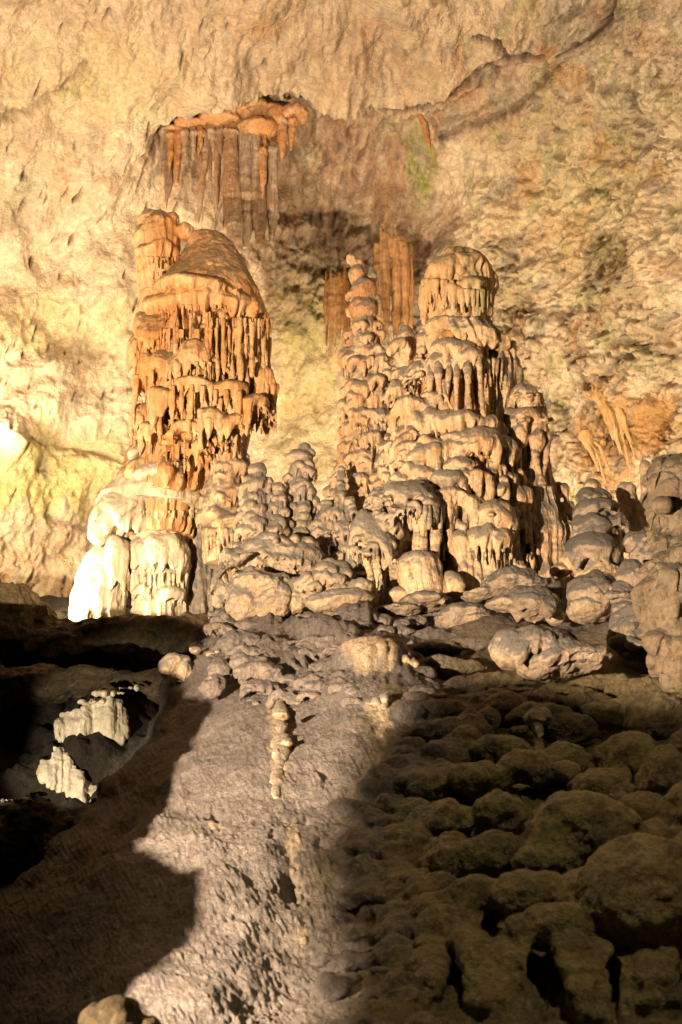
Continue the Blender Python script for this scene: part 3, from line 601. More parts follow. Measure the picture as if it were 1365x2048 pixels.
for x, y, rx, h, L, nd, d in [(880, 850, 60, 30, 70, 12, -70), (930, 850, 46, 26, 60, 9, -90), (968, 862, 36, 24, 50, 8, -80), (958, 900, 50, 40, 60, 9, -100), (840, 860, 40, 40, 90, 8, -60), (895, 900, 44, 20, 80, 9, -108), (1000, 900, 40, 30, 70, 8, -70),
                              (830, 760, 44, 44, 50, 10, -10), (800, 700, 26, 24, 20, 7, 0), (852, 690, 22, 34, 30, 6, -20), (800, 750, 26, 20, 40, 6, -10), (825, 830, 50, 34, 60, 10, -40), (855, 920, 50, 30, 90, 9, -100), (815, 900, 40, 30, 80, 8, -60),
                              (870, 800, 34, 26, 60, 7, -60), (1020, 1000, 50, 30, 60, 9, -60), (945, 960, 40, 20, 80, 8, -126), (1050, 1060, 50, 40, 60, 8, -30), (920, 1010, 60, 30, 80, 9, -120), (800, 790, 34, 26, 50, 7, -20)]:
    b.cap(x, y, rx * b.r.uniform(.8, 1.1), h * b.r.uniform(.6, 1.2), L * b.r.uniform(.9, 1.9), nd, d=d, taper=.25, lo=.15)
b.shingle([(905, 850, 110), (900, 900, 130), (905, 960, 150), (915, 1010, 155)], 46, 16, 32, 1.8, drip=.4, a0=-190, a1=0).shingle([(905, 850, 110), (900, 900, 138), (905, 960, 150), (915, 1040, 158), (925, 1120, 160)], 90, 9, 18, 2.0, drip=.5, a0=-190, a1=0, out=.3)
b.shingle([(832, 740, 26), (836, 800, 38), (834, 880, 44), (830, 950, 44)], 16, 13, 24, 1.6, d=-30)
b.ell(812, 700, 24, 60, d=30)
b.build('lower_tiers', 'cream', t, vox=2.1, sm=1, flute=.035)
b = B(Y0, 34)
b.lathe([(1056, 790, 30), (1060, 830, 40), (1066, 900, 36), (1068, 960, 40), (1072, 1040, 66), (1075, 1200, 80)], d=14, flute=.12)
b.cap(1050, 800, 34, 34, 30, 8, d=-16).cap(1054, 850, 46, 34, 44, 10, d=-26).cap(1030, 838, 26, 26, 50, 6, d=-30).cap(1075, 852, 26, 30, 46, 6, d=-30).knobs(1052, 790, 30, 22, 9, d=-24).knobs(1058, 840, 44, 22, 10, d=-40)
b.ell(1075, 880, 16, 26, d=-52, lump=.2).ell(1040, 868, 18, 30, d=-50, lump=.2)
b.cap(1118, 980, 22, 16, 50, 5, d=30).cap(1130, 1020, 20, 20, 60, 5, d=30).ell(1110, 1080, 30, 110, d=30)
b.build('side_tower', 'cream', t, vox=2.0, sm=1, flute=.025)
for i, (x0, y0, x1, y1, r, d) in enumerate([(1068, 896, 1084, 962, 6, -50), (1096, 890, 1086, 962, 5, -46), (1036, 900, 1040, 968, 5, -48), (1012, 890, 1024, 968, 4, -46), (1052, 1018, 1064, 1128, 6, -76), (982, 890, 985, 950, 6, -110), (1000, 1030, 1004, 1110, 4, -90), (896, 972, 902, 1076, 5, -166), (912, 970, 905, 1072, 4, -168), (926, 960, 936, 1012, 4, -160)]):
    b = B(Y0, 230 + i); b.tube([(x0, y0 - 22, d + 12, r * 2.4), (x0 + (x1 - x0) * .2, y0 + 10, d, r * 1.5), ((x0 + x1) / 2, (y0 + y1) / 2, d, r), (x1, y1 - 10, d, r * .9), (x1 + 2, y1 + 8, d, r * 1.5)], wob=.18); b.build('thin_pillar', 'cream', t, vox=1.4, sm=2, n1=(.008, 4), n2=(.004, 16))
b = B(Y0, 36); b.cap(900, 966, 46, 24, 46, 7, d=-140, taper=.4, lo=.3).build('umbrella_shelf', 'tan', t, vox=1.8, sm=1)

# ------------------------------------------------------------------ formations in front of the big column
Y0 = 14.3
t = thing('stalagmite', P(775, 1215, Y0), 'drooping grey-capped mushroom stalagmite on a thin curved leg', 'stalagmite')
b = B(Y0, 40)
b.lathe([(822, 968, 22), (816, 982, 48), (804, 1004, 64), (792, 1030, 62)], lump=.08, d=6).scales(806, 1024, 80, 58, 46, 11, 20, d=0, Lr=1.3).scales(742, 1096, 54, 64, 34, 10, 18, d=-10, Lr=1.3).cap(812, 1006, 62, 34, 40, 11, d=-16, taper=.35).cap(846, 1016, 40, 36, 50, 7, d=-16, taper=.4)
b.cap(742, 1088, 50, 70, 42, 9, d=-20, taper=.45).ell(748, 1062, 48, 42, d=0, lump=.15).fringe(742, 1096, 46, 14, 40, 4, d=-18).fringe(820, 1016, 66, 18, 44, 4, d=-10).cap(770, 1060, 36, 30, 26, 7, d=-36)
b.build('cap', 'tan', t, vox=1.8, sm=1)
b = B(Y0, 41)
b.lathe([(806, 1020, 52), (796, 1080, 36), (780, 1130, 20), (776, 1220, 24)], d=46, flute=.14).lathe([(852, 1010, 30), (850, 1070, 22), (846, 1130, 24)], d=16, flute=.16)
b.tube([(722, 1080, -30, 18), (732, 1115, -34, 10), (742, 1150, -30, 6), (752, 1212, -26, 5)]).tube([(822, 1020, -40, 10), (836, 1060, -34, 6), (838, 1124, -30, 8)]).tube([(846, 1030, -44, 8), (848, 1070, -36, 6), (848, 1120, -34, 7)]).tube([(872, 1010, -30, 9), (872, 1060, -26, 6), (866, 1120, -20, 9)])
b.tube([(836, 1010, -48, 7), (832, 1040, -46, 3)]).tube([(866, 1020, -40, 8), (868, 1050, -40, 4)])
b.build('stem', 'cream', t, vox=1.6, sm=1, flute=.03)
t = thing('stalagmite', P(845, 1215, 14.1), 'short squat stalagmite with a flat fluted dome and a smooth lump at its right foot', 'stalagmite')
b = B(14.1, 42); b.lathe([(835, 1112, 30), (836, 1122, 42), (840, 1150, 44), (848, 1180, 42), (850, 1220, 40)], flute=.06, nf=16).cap(836, 1134, 44, 20, 40, 11, taper=.1, lo=.4).ell(905, 1170, 26, 28, lump=.1, d=0).ell(880, 1180, 24, 30).ell(800, 1190, 20, 14)
b.build('dome', 'cream', t, vox=1.9, flute=.012)
Y0 = 14.5
t = thing('stalagmite', P(985, 1160, Y0), 'bulging stalagmite skirt of long drips ending in points, low in front of the broad column', 'stalagmite')
b = B(Y0, 43); b.lathe([(985, 1006, 20), (985, 1020, 44), (986, 1060, 48), (980, 1110, 34), (975, 1190, 34)], flute=.1)
b.cap(985, 1044, 54, 38, 60, 12, d=-4, taper=.25, lo=.35).cap(1000, 1080, 30, 24, 60, 6, d=-40).cap(965, 1080, 30, 30, 50, 6, d=-40).knobs(990, 1030, 34, 24, 8, d=-30)
for x, L, d in [(940, 30, -30), (952, 50, -46), (966, 60, -54), (980, 70, -56), (994, 66, -56), (1010, 60, -52), (1024, 50, -40)]: b.finger(x, 1070, L, 7, d)
b.build('skirt', 'cream', t, vox=1.8, sm=1)
b = B(Y0, 44); b.lathe([(920, 1070, 24), (925, 1100, 34), (935, 1150, 36), (935, 1200, 34)], flute=.08, d=-10).cap(922, 1084, 30, 18, 60, 7, d=-20).cap(940, 1060, 30, 30, 30, 7, d=10).cap(955, 1020, 30, 22, 50, 6, d=20)
b.build('shoulder', 'cream', t, vox=1.9, sm=1)

# ------------------------------------------------------------------ small stalagmites between the two columns
spire('stalagmite', 15.6, 60, [(611, 902, 13), (606, 918, 24), (600, 945, 30), (598, 1000, 31), (600, 1040, 36), (604, 1120, 54)], 46, 11, 20, 'grey stalagmite with a small pointed nub on top, tallest between the two big columns', bulbs=[(611, 900, 12, 16), (600, 918, 27, 12)], mat='tan')
spire('stalagmite', 15.4, 61, [(514, 944, 20), (512, 970, 27), (516, 1020, 36), (524, 1060, 46), (530, 1110, 56)], 34, 12, 22, 'round-topped pale stalagmite directly left of the grey nub-topped one', mat='tan')
spire('stalagmite', 15.4, 62, [(556, 980, 16), (558, 1010, 20), (560, 1060, 26)], 12, 9, 14, 'low stub of pale rock squeezed between the round-topped and the nub-topped stalagmites', mat='tan')
spire('stalagmite', 15.3, 63, [(654, 1010, 14), (652, 1040, 22), (658, 1080, 32), (664, 1130, 44)], 26, 9, 17, 'small knobbly stalagmite at the left foot of the slender tower', mat='tan')
spire('stalagmite', 15.2, 64, [(684, 940, 10), (682, 980, 18), (690, 1030, 32), (700, 1090, 44), (710, 1150, 54)], 36, 10, 18, 'narrow crusted stalagmite leaning on the left side of the slender tower base', mat='tan')

def mound(name, Y, seed, label, mat, ells=(), caps=(), kn=(), tubes=(), cat='rock', group=None, sc=(), vox=2.0, n1=(.05, 1.6), n2=(.018, 7), sm=1, flute=0):
    b = B(Y, seed)
    for e in ells: b.ell(*e[:4], ry=e[4] if len(e) > 4 else None, d=e[5] if len(e) > 5 else 0, lump=.14)
    for c_ in caps: b.cap(*c_[:6], d=c_[6] if len(c_) > 6 else 0, taper=.25)
    for k in kn: b.knobs(*k[:5], d=k[5] if len(k) > 5 else 0, h=k[6] if len(k) > 6 else 0)
    for q in tubes: b.tube(q)
    for q in sc: b.scales(*q[:7], d=q[7] if len(q) > 7 else 0)
    xs = [e[0] for e in ells] + [c_[0] for c_ in caps]; ys = [e[1] + e[3] * .7 for e in ells] + [c_[1] for c_ in caps]
    o = b.build(name, mat, None, vox=vox, n1=n1, n2=n2, sm=sm, flute=flute, loc=tuple(float(a) for a in P(np.mean(xs), max(ys), Y)))
    return tag(o, label, cat, group)
mound('flowstone_mound', 14.8, 70, 'grey domed mound with scalloped tiers of drips, below the nub-topped stalagmite', 'tan', [(545, 1120, 74, 48), (590, 1130, 64, 46), (500, 1120, 46, 30)],
      [(545, 1094, 52, 22, 34, 12, -20), (470, 1120, 34, 20, 24, 8, -10), (610, 1094, 30, 16, 30, 7, -10)], [(560, 1082, 60, 20, 10, -20, 8)], cat='mound', sc=[(550, 1128, 74, 50, 26, 13, 22, 0), (600, 1130, 50, 40, 14, 10, 18, -10), (490, 1130, 50, 30, 14, 10, 18, -10)])
mound('flowstone_mound', 14.3, 71, 'big smooth bulging mound with two fat rounded lobes, near the left edge of the slope', 'tan', [(490, 1190, 46, 54, 40, -10), (545, 1195, 42, 52, 40, -10), (520, 1170, 66, 34), (440, 1170, 22, 50, 20, 20), (590, 1190, 30, 40)],
      [(500, 1160, 40, 24, 16, 8, 0)], [(520, 1160, 66, 20, 9, -10, 14)], [[(500, 1108, 0, 12), (462, 1130, 0, 11), (436, 1156, 0, 9), (420, 1192, 0, 8)]], cat='mound')
mound('flowstone_mound', 14.2, 72, 'low scalloped mound under the small knobbly stalagmite', 'tan', [(660, 1165, 50, 30), (625, 1170, 40, 26)], [(670, 1136, 34, 16, 30, 8)], [(660, 1140, 40, 10, 9)], cat='mound', sc=[(655, 1170, 60, 42, 26, 11, 18, 0)])
mound('flowstone_mound', 13.8, 73, 'smooth pale swelling left of the foot of the thin curved leg', 'tan', [(690, 1200, 60, 24, 50), (650, 1206, 36, 18), (722, 1176, 24, 18)], cat='mound')
mound('flowstone_mound', 13.7, 74, 'flat grey pad with a toothed rim, in front of the squat stalagmite', 'boulder', [(855, 1206, 56, 15), (800, 1222, 50, 12)], [(858, 1206, 54, 14, 14, 16)], cat='mound')
mound('flowstone_mound', 13.5, 75, 'pale twin-lobed pad jutting over a dark hollow, below the bulging drip skirt', 'boulder', [(905, 1236, 40, 20), (955, 1240, 42, 22), (930, 1226, 50, 16), (985, 1252, 26, 12)], [(905, 1236, 38, 18, 14, 10), (955, 1240, 40, 20, 12, 10)], cat='mound')
RB = 'rounded boulders right of the columns'
mound('rounded_boulder', 13.7, 80, 'long low grey boulder directly behind the domed boulder with a hanging lip'.replace('sunlit', 'lit'), 'boulder', [(1020, 1172, 66, 34), (960, 1190, 44, 16), (1060, 1180, 50, 30), (1100, 1180, 30, 26)], [(1030, 1170, 50, 26, 20, 9, -20)], cat='boulder', group=RB)
mound('rounded_boulder', 13.3, 81, 'domed boulder with a cream hanging lip, left of the biggest dark-topped dome', 'boulder', [(1060, 1206, 56, 34), (1110, 1220, 24, 26), (1010, 1210, 40, 16)], [(1066, 1212, 50, 26, 36, 6, -16)], cat='boulder', group=RB)
mound('rounded_boulder', 13.2, 82, 'large smooth dome with a dark top and a glowing cream foot, below the tiered stack', 'boulder', [(1186, 1190, 58, 48), (1180, 1216, 52, 30)], [(1186, 1196, 54, 36, 40, 7, -6)], cat='boulder', group=RB)
mound('rounded_boulder', 13.0, 83, 'knobbly little cluster of grey and cream lumps right of the large dark-topped dome', 'boulder', [(1246, 1190, 26, 30), (1270, 1210, 26, 34), (1236, 1240, 16, 18), (1262, 1150, 30, 34), (1250, 1222, 28, 24)], kn=[(1255, 1190, 34, 26, 12, -20)], cat='boulder', group=RB)
mound('rounded_boulder', 13.4, 84, 'oval pinkish boulder wedged beside the big outcrop at the right edge', 'boulder', [(1280, 1084, 38, 26), (1300, 1110, 40, 34)], cat='boulder', group=RB)
mound('rounded_boulder', 11.3, 85, 'wide shell-like boulder in the shadowed slope, lit only along its jagged left lip', 'boulder', [(1095, 1296, 88, 48, 60), (1045, 1306, 52, 34), (1150, 1316, 84, 44), (1090, 1330, 60, 30)], [(1058, 1304, 60, 44, 34, 8, -20), (1124, 1322, 50, 30, 26, 7, -30)], cat='boulder', group=RB, n1=(.08, 1.6))
mound('rounded_boulder', 12.0, 86, 'pitted light boulder with a dark hollow, below the outcrop at the right edge', 'boulder', [(1270, 1290, 46, 46), (1300, 1330, 52, 54), (1262, 1256, 30, 34), (1320, 1270, 40, 60), (1262, 1326, 26, 26)], kn=[(1280, 1290, 50, 16, 18, -34)], cat='boulder', group=RB, n1=(.12, 2.2))
t = thing('stalagmite', P(1200, 1150, 14.2), 'fat tiered stack of rounded grey tops with cream sides, right of the broad column', 'stalagmite')
for i, (x, y, rx, h, L, nd) in enumerate([(1190, 1000, 36, 22, 22, 7), (1196, 1024, 50, 26, 26, 9), (1188, 1058, 46, 30, 46, 8), (1232, 1050, 36, 24, 30, 7), (1196, 1108, 62, 40, 50, 9)]):
    b = B(14.2, 90 + i); b.cap(x, y, rx, h, L, nd, taper=.12, lo=.5, d=-6 * i).ell(x, y + L * .3, rx * .8, L * .7, d=4).knobs(x, y - h * .3, rx * .7, 10, 9, d=-8, h=h * .4); b.build('tier', 'boulder', t, vox=1.9, n1=(.04, 2), flute=.015)
b = B(14.2, 96); b.lathe([(1194, 1000, 26), (1198, 1060, 46), (1196, 1160, 52)]).ell(1145, 1120, 24, 26, lump=.2).ell(1120, 1140, 18, 12, lump=.3); b.build('core', 'cream', t, vox=2.2)
t = thing('stalagmite', P(1258, 1080, 14.6), 'stubby orange-lit post with a flat rounded head, behind the tiered stack', 'stalagmite')
b = B(14.6, 97); b.lathe([(1252, 966, 12), (1253, 972, 20), (1252, 990, 22), (1262, 1020, 27), (1264, 1100, 30)], flute=.06).build('post', 'cream', t); 
t = thing('stalagmite', P(1290, 1060, 15.6), 'thin straight pale post with a rounded tip, against the orange wall beside the right outcrop', 'stalagmite')
b = B(15.6, 98); b.lathe([(1290, 922, 6), (1291, 932, 11), (1291, 970, 11), (1292, 1060, 12)], flute=.08, lump=.12).build('post', 'cream', t)
t = thing('stalagmite', P(1180, 1000, 15.2), 'small round cream bead stalagmite peeping over the tiered stack', 'stalagmite')
b = B(15.2, 99); b.lathe([(1183, 962, 8), (1184, 970, 16), (1184, 990, 16), (1184, 1020, 20)], flute=.06).build('post', 'cream', t)
# outcrop at the right edge
t = thing('rock_outcrop', P(1400, 1400, 11.6), 'tall brown rock outcrop with grooved flanks cut off by the right edge of the photo', 'rock')
b = B(11.6, 100); b.lathe([(1420, 925, 60), (1400, 950, 92), (1388, 1000, 92), (1384, 1060, 86), (1390, 1140, 84), (1390, 1200, 70)], flute=.08, lump=.14, nf=12).knobs(1350, 1010, 40, 12, 12, d=-60); b.build('upper_block', 'brownrock', t, vox=2.6, n1=(.14, 1.5), n2=(.03, 6), flute=.04)
b = B(11.2, 101); b.lathe([(1420, 1105, 60), (1400, 1130, 100), (1390, 1190, 110), (1400, 1270, 106), (1410, 1360, 90), (1420, 1440, 80)], flute=.10, lump=.14, nf=12); b.build('lower_block', 'brownrock', t, vox=2.8, n1=(.14, 1.5), n2=(.03, 6), flute=.05)

# ------------------------------------------------------------------ dark gulf at the left
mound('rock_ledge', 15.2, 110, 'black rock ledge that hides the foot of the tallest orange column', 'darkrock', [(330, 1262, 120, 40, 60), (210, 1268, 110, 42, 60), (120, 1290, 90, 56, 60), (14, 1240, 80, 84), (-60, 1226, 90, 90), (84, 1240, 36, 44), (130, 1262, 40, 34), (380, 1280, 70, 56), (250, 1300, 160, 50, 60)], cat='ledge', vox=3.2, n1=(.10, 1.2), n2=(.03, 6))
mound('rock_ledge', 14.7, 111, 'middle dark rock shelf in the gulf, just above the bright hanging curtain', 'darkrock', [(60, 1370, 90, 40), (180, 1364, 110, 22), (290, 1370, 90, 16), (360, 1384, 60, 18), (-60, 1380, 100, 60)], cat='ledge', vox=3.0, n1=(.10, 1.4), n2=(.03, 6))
PC = 'bright curtains in the dark gulf'
def curtain(Y, seed, top, bot, thick, label, extra=()):
    """a hanging sheet of fused vertical ribs; top and bot are its upper and lower edge lines"""
    b = B(Y, seed); x0, x1 = top[0][0], top[-1][0]; n = int((x1 - x0) / 5)
    for x in np.linspace(x0, x1, n):
        yt = np.interp(x, *zip(*top)) + b.r.uniform(-4, 4); yb = np.interp(x, *zip(*bot)) + b.r.uniform(-5, 6) + 3 * math.sin(x / 6.); q = thick * b.r.uniform(.75, 1.15); d = 8 * math.sin(x / 9. + seed) + b.r.uniform(-4, 4)
        b.tube([(x, yt, d + 6, q * .7), (x, yt + (yb - yt) * .3, d, q), (x, yt + (yb - yt) * .8, d - 2, q * 1.05), (x, yb, d, q * .75)], wob=.08)
    for e in extra: b.knobs(*e)
    xs = (x0 + x1) / 2
    o = b.build('flowstone_curtain', 'pale', None, vox=1.8, sm=2, n1=(.03, 3), n2=(.012, 9), flute=.02, loc=tuple(float(a) for a in P(xs, np.interp(xs, *zip(*bot)), Y))); return tag(o, label, 'curtain', PC)
curtain(14.2, 112, [(116, 1438), (130, 1424), (162, 1420), (166, 1412), (200, 1398), (240, 1396), (252, 1430)], [(116, 1478), (150, 1488), (162, 1484), (200, 1476), (224, 1478), (244, 1488), (252, 1470)], 9, 'bright cream hanging curtain with a grey crumbly top, in the dark gulf', [(225, 1386, 34, 20, 9), (190, 1404, 30, 10, 8), (265, 1376, 30, 8, 7)])
curtain(14.0, 113, [(86, 1528), (104, 1514), (110, 1492), (124, 1494), (150, 1528), (180, 1560), (208, 1588)], [(86, 1552), (104, 1578), (130, 1588), (160, 1606), (190, 1612), (208, 1602)], 9, 'slanting white-cream wedge with a ragged lower edge, lowest of the bright gulf rocks')
mound('flowstone_curtain', 14.4, 114, 'small triangular cream chip beside the dark slit, touching the edge of the slope', 'pale', [(268, 1492, 18, 18), (290, 1486, 26, 8)], [(270, 1484, 20, 5, 36, 4)], cat='curtain', group=PC)
mound('rock_nub', 14.0, 115, 'pair of rounded pale nubs with a small hole, just left of the slope edge', 'tan', [(340, 1340, 26, 28), (372, 1348, 20, 30), (354, 1324, 30, 20)], [(372, 1336, 18, 14, 36, 4, -4)], cat='rock')
mound('rock_nub', 13.8, 116, 'upright warty nub standing against the upper left edge of the slope', 'tan', [(434, 1312, 15, 30), (420, 1334, 20, 18), (392, 1300, 14, 12)], kn=[(434, 1310, 14, 14, 6, -8, 10)], cat='rock')
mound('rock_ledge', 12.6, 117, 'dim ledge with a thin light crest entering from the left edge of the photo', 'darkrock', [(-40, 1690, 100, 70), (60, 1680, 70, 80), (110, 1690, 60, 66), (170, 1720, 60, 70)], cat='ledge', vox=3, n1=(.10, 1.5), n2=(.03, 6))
mound('rock_ledge_crest', 12.5, 118, 'thin light strip of crusty calcite along the dim ledge at the left edge', 'tan', [(20, 1616, 26, 9), (50, 1602, 24, 9), (80, 1588, 22, 10), (-20, 1622, 30, 9)], kn=[(50, 1600, 50, 20, 7)], cat='calcite crust')
mound('rounded_boulder', 6.6, 119, 'dark round boulder at the bottom edge with its left flank lit', 'darkrock', [(240, 2060, 56, 56), (186, 2062, 26, 44), (290, 2080, 44, 46)], cat='boulder', vox=3, n1=(.03, 2))

# ------------------------------------------------------------------ on the slope
def slY(x, y): return float(slopeY(np.array([[float(x)]]), np.array([[float(y)]]))[0, 0])
Yc = slY(560, 1500) + .06
t = thing('stalagmite', P(560, 1580, Yc + .05), 'slim pale three-lobed stalagmite standing alone on the grey slope', 'stalagmite')
b = B(Yc, 130); b.tube([(x, y, (slY(x, y) - Yc) / b.k + r * .15, r) for x, y, r in [(559, 1404, 6), (560, 1414, 13), (560, 1428, 15), (561, 1452, 14), (562, 1466, 9), (563, 1480, 16), (563, 1494, 20), (562, 1520, 17), (560, 1538, 9), (557, 1550, 13), (556, 1564, 12), (555, 1580, 8), (554, 1596, 5)]], nu=14, wob=.05); b.ell(574, 1488, 10, 8, d=(slY(574, 1488) - Yc) / b.k - 12, lump=.3).ell(552, 1512, 9, 14, d=(slY(552, 1512) - Yc) / b.k - 10, lump=.3).ell(558, 1430, 22, 10, d=(slY(558, 1470) - Yc) / b.k); b.build('pillar', 'cream', t, vox=1.5, sm=2, n1=(.025, 5))
mound('calcite_patch', slY(745, 1330) - .05, 131, 'pale fluted drip apron on the upper slope above a dark hollow', 'cream', [(745, 1316, 46, 20, 30), (800, 1330, 40, 16)], [(735, 1318, 34, 14, 44, 8), (770, 1316, 30, 12, 36, 7), (810, 1330, 34, 12, 22, 6)], cat='calcite', sm=2, n1=(.06, 4))
mound('calcite_patch', slY(765, 1430) + .10, 132, 'pale scarred knob in the middle of the slope, below the fluted apron', 'tan', [(765, 1425, 16, 20), (768, 1462, 12, 26), (748, 1408, 16, 12), (758, 1440, 16, 10), (772, 1400, 14, 8)], cat='calcite', n1=(.06, 5))
mound('calcite_patch', 10.35, 133, 'small amber lump with a tapering foot in the dim right part of the slope', 'tan', [(1075, 1430, 24, 20), (1078, 1460, 13, 30)], cat='calcite', n1=(.06, 5))

BK = B(10, 150)
def bell(x, y, rx, rz, dd=0, ry=None, lump=.16):
    Yl = slY(x, y); q = Yl / 10; BK.ell(x, y, rx * q, rz * q, (ry or min(rx, rz) * 1.1) * q, d=(Yl + dd - 10) / BK.k, lump=lump, nu=26, nv=15)
for x, y, rx, rz in [(860, 1300, 70, 18), (950, 1288, 60, 14), (900, 1332, 80, 20), (1000, 1364, 76, 18), (870, 1270, 60, 12), (1210, 1368, 80, 22), (1120, 1388, 80, 20), (940, 1368, 56, 14), (830, 1350, 44, 16),
    (1000, 1396, 64, 20), (1070, 1404, 70, 22), (1085, 1434, 76, 28), (950, 1404, 46, 18), (1180, 1408, 60, 26), (1240, 1428, 74, 34), (1320, 1440, 70, 60), (1140, 1456, 60, 34), (890, 1424, 74, 22), (905, 1462, 84, 30), (840, 1400, 50, 18), (1030, 1380, 50, 12),
    (900, 1506, 60, 30), (1000, 1500, 64, 28), (960, 1560, 64, 38), (1050, 1540, 58, 38), (1130, 1520, 50, 40), (1260, 1520, 74, 54), (1340, 1560, 60, 70), (1200, 1580, 60, 38), (860, 1570, 46, 36), (1290, 1630, 70, 46), (1000, 1620, 60, 40), (900, 1640, 50, 46),
    (1165, 1668, 116, 74), (1100, 1730, 70, 44), (1290, 1800, 130, 110), (1200, 1800, 90, 60), (960, 1720, 64, 44), (1060, 1800, 80, 56), (1000, 1700, 50, 46), (900, 1724, 60, 56), (860, 1800, 60, 50), (960, 1806, 70, 46), (1250, 1690, 90, 46), (1340, 1700, 60, 50), (1120, 1850, 110, 44), (900, 1856, 60, 40),
    (1400, 1640, 80, 90), (1420, 1800, 90, 120), (1420, 1500, 80, 60), (820, 1500, 40, 24), (810, 1680, 40, 36), (1300, 1380, 90, 20), (1400, 1400, 70, 40)]:
    bell(x, y, rx, rz, -.22 if (x, y) in ((1165, 1668), (1290, 1800), (1085, 1434), (1320, 1440)) else 0)
for _ in range(26):
    x = BK.r.uniform(830, 1400); y = 1290 + 560 * BK.r.rand() ** 1.1; q = BK.r.uniform(10, 24) * (.6 + .8 * (y - 1290) / 560); bell(x, y, q * BK.r.uniform(1, 1.8), q * BK.r.uniform(.5, .85), -.10 - .10 * BK.r.rand(), lump=.22)
for q in [[(930, 1830, 36), (950, 1900, 44), (960, 1990, 42), (970, 2120, 50)], [(1010, 1830, 24), (1016, 1920, 20), (1020, 2120, 26)], [(1060, 1840, 18), (1050, 1930, 14), (1046, 2120, 20)], [(1130, 1830, 38), (1140, 1900, 32), (1160, 1980, 38), (1180, 2120, 44)],
          [(1200, 1820, 28), (1196, 1940, 20), (1206, 2120, 24)], [(1300, 1850, 60), (1306, 1960, 52), (1320, 2120, 60)], [(870, 1860, 26), (860, 1960, 28), (850, 2120, 40)], [(1075, 1440, 20), (1080, 1480, 13), (1084, 1510, 10)], [(1236, 1490, 24), (1242, 1560, 20), (1238, 1600, 14)], [(1250, 1850, 20), (1248, 1950, 14), (1250, 2120, 20)], [(1380, 1850, 40), (1390, 2120, 44)], [(800, 1900, 26), (790, 2010, 30), (780, 2120, 30)]]:
    BK.tube([(x, y, (slY(x, min(y, 1960)) + .02 - 10) / BK.k, r * slY(x, min(y, 1960)) / 10) for x, y, r in q], nu=14, wob=.14)
for _ in range(110):                                                       # embedded swellings that thin out towards the lit slope
    y = BK.r.uniform(1400, 2080); e = np.interp(y, [1400, 1500, 1600, 1750, 2080], [840, 770, 700, 640, 680]); x = e + 190 * BK.r.rand() ** .8; q = BK.r.uniform(14, 46); bell(x, y, q * BK.r.uniform(.9, 1.5), q * BK.r.uniform(.6, 1.1), .0 + q * .0016, q * .8, lump=.25)
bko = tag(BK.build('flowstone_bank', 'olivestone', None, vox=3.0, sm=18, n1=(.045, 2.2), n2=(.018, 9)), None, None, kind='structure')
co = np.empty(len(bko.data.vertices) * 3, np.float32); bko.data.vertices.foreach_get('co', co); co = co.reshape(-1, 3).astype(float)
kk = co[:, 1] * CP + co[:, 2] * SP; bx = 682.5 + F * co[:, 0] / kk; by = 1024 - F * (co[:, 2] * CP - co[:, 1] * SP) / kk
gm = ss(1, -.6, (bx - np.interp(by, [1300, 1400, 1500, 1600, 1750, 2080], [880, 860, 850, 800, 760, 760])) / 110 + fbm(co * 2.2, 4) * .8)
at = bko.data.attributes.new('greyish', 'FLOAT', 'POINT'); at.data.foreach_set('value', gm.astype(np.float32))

FB = B(13, 170)
for k in range(120):                                                        # scalloped little terraces where the slope meets the stalagmites
    y = 1222 + 190 * FB.r.rand() ** 1.7; x = FB.r.uniform(np.interp(y, [1222, 1300, 1420], [430, 440, 460]), np.interp(y, [1222, 1420], [840, 860])); Yl = slY(x, y); q = FB.r.uniform(9, 30) * Yl / 13
    FB.cap(x, y, q * FB.r.uniform(1.0, 1.7), q * FB.r.uniform(.55, .9), q * FB.r.uniform(.5, 1.0), 8, ry=q * .9, d=(Yl - 13) / FB.k + 5, taper=.2)
    if k % 3 == 0: FB.ell(x + q, y + 5, q * .8, q * .6, d=(Yl - 13) / FB.k + 2, lump=.3)
for x, y, rx, rz in [(450, 1250, 30, 34), (470, 1290, 34, 26), (425, 1370, 26, 22), (440, 1345, 24, 26), (520, 1256, 60, 18), (600, 1244, 60, 16), (700, 1238, 70, 16), (640, 1290, 70, 12)]:
    FB.ell(x, y, rx, rz, rx * .8, d=(slY(x, y) - 13) / FB.k + 6, lump=.2)
tag(FB.build('flowstone_terraces', 'greyflow', None, vox=2.4, sm=2, n1=(.04, 3), n2=(.018, 9)), None, None, kind='structure')

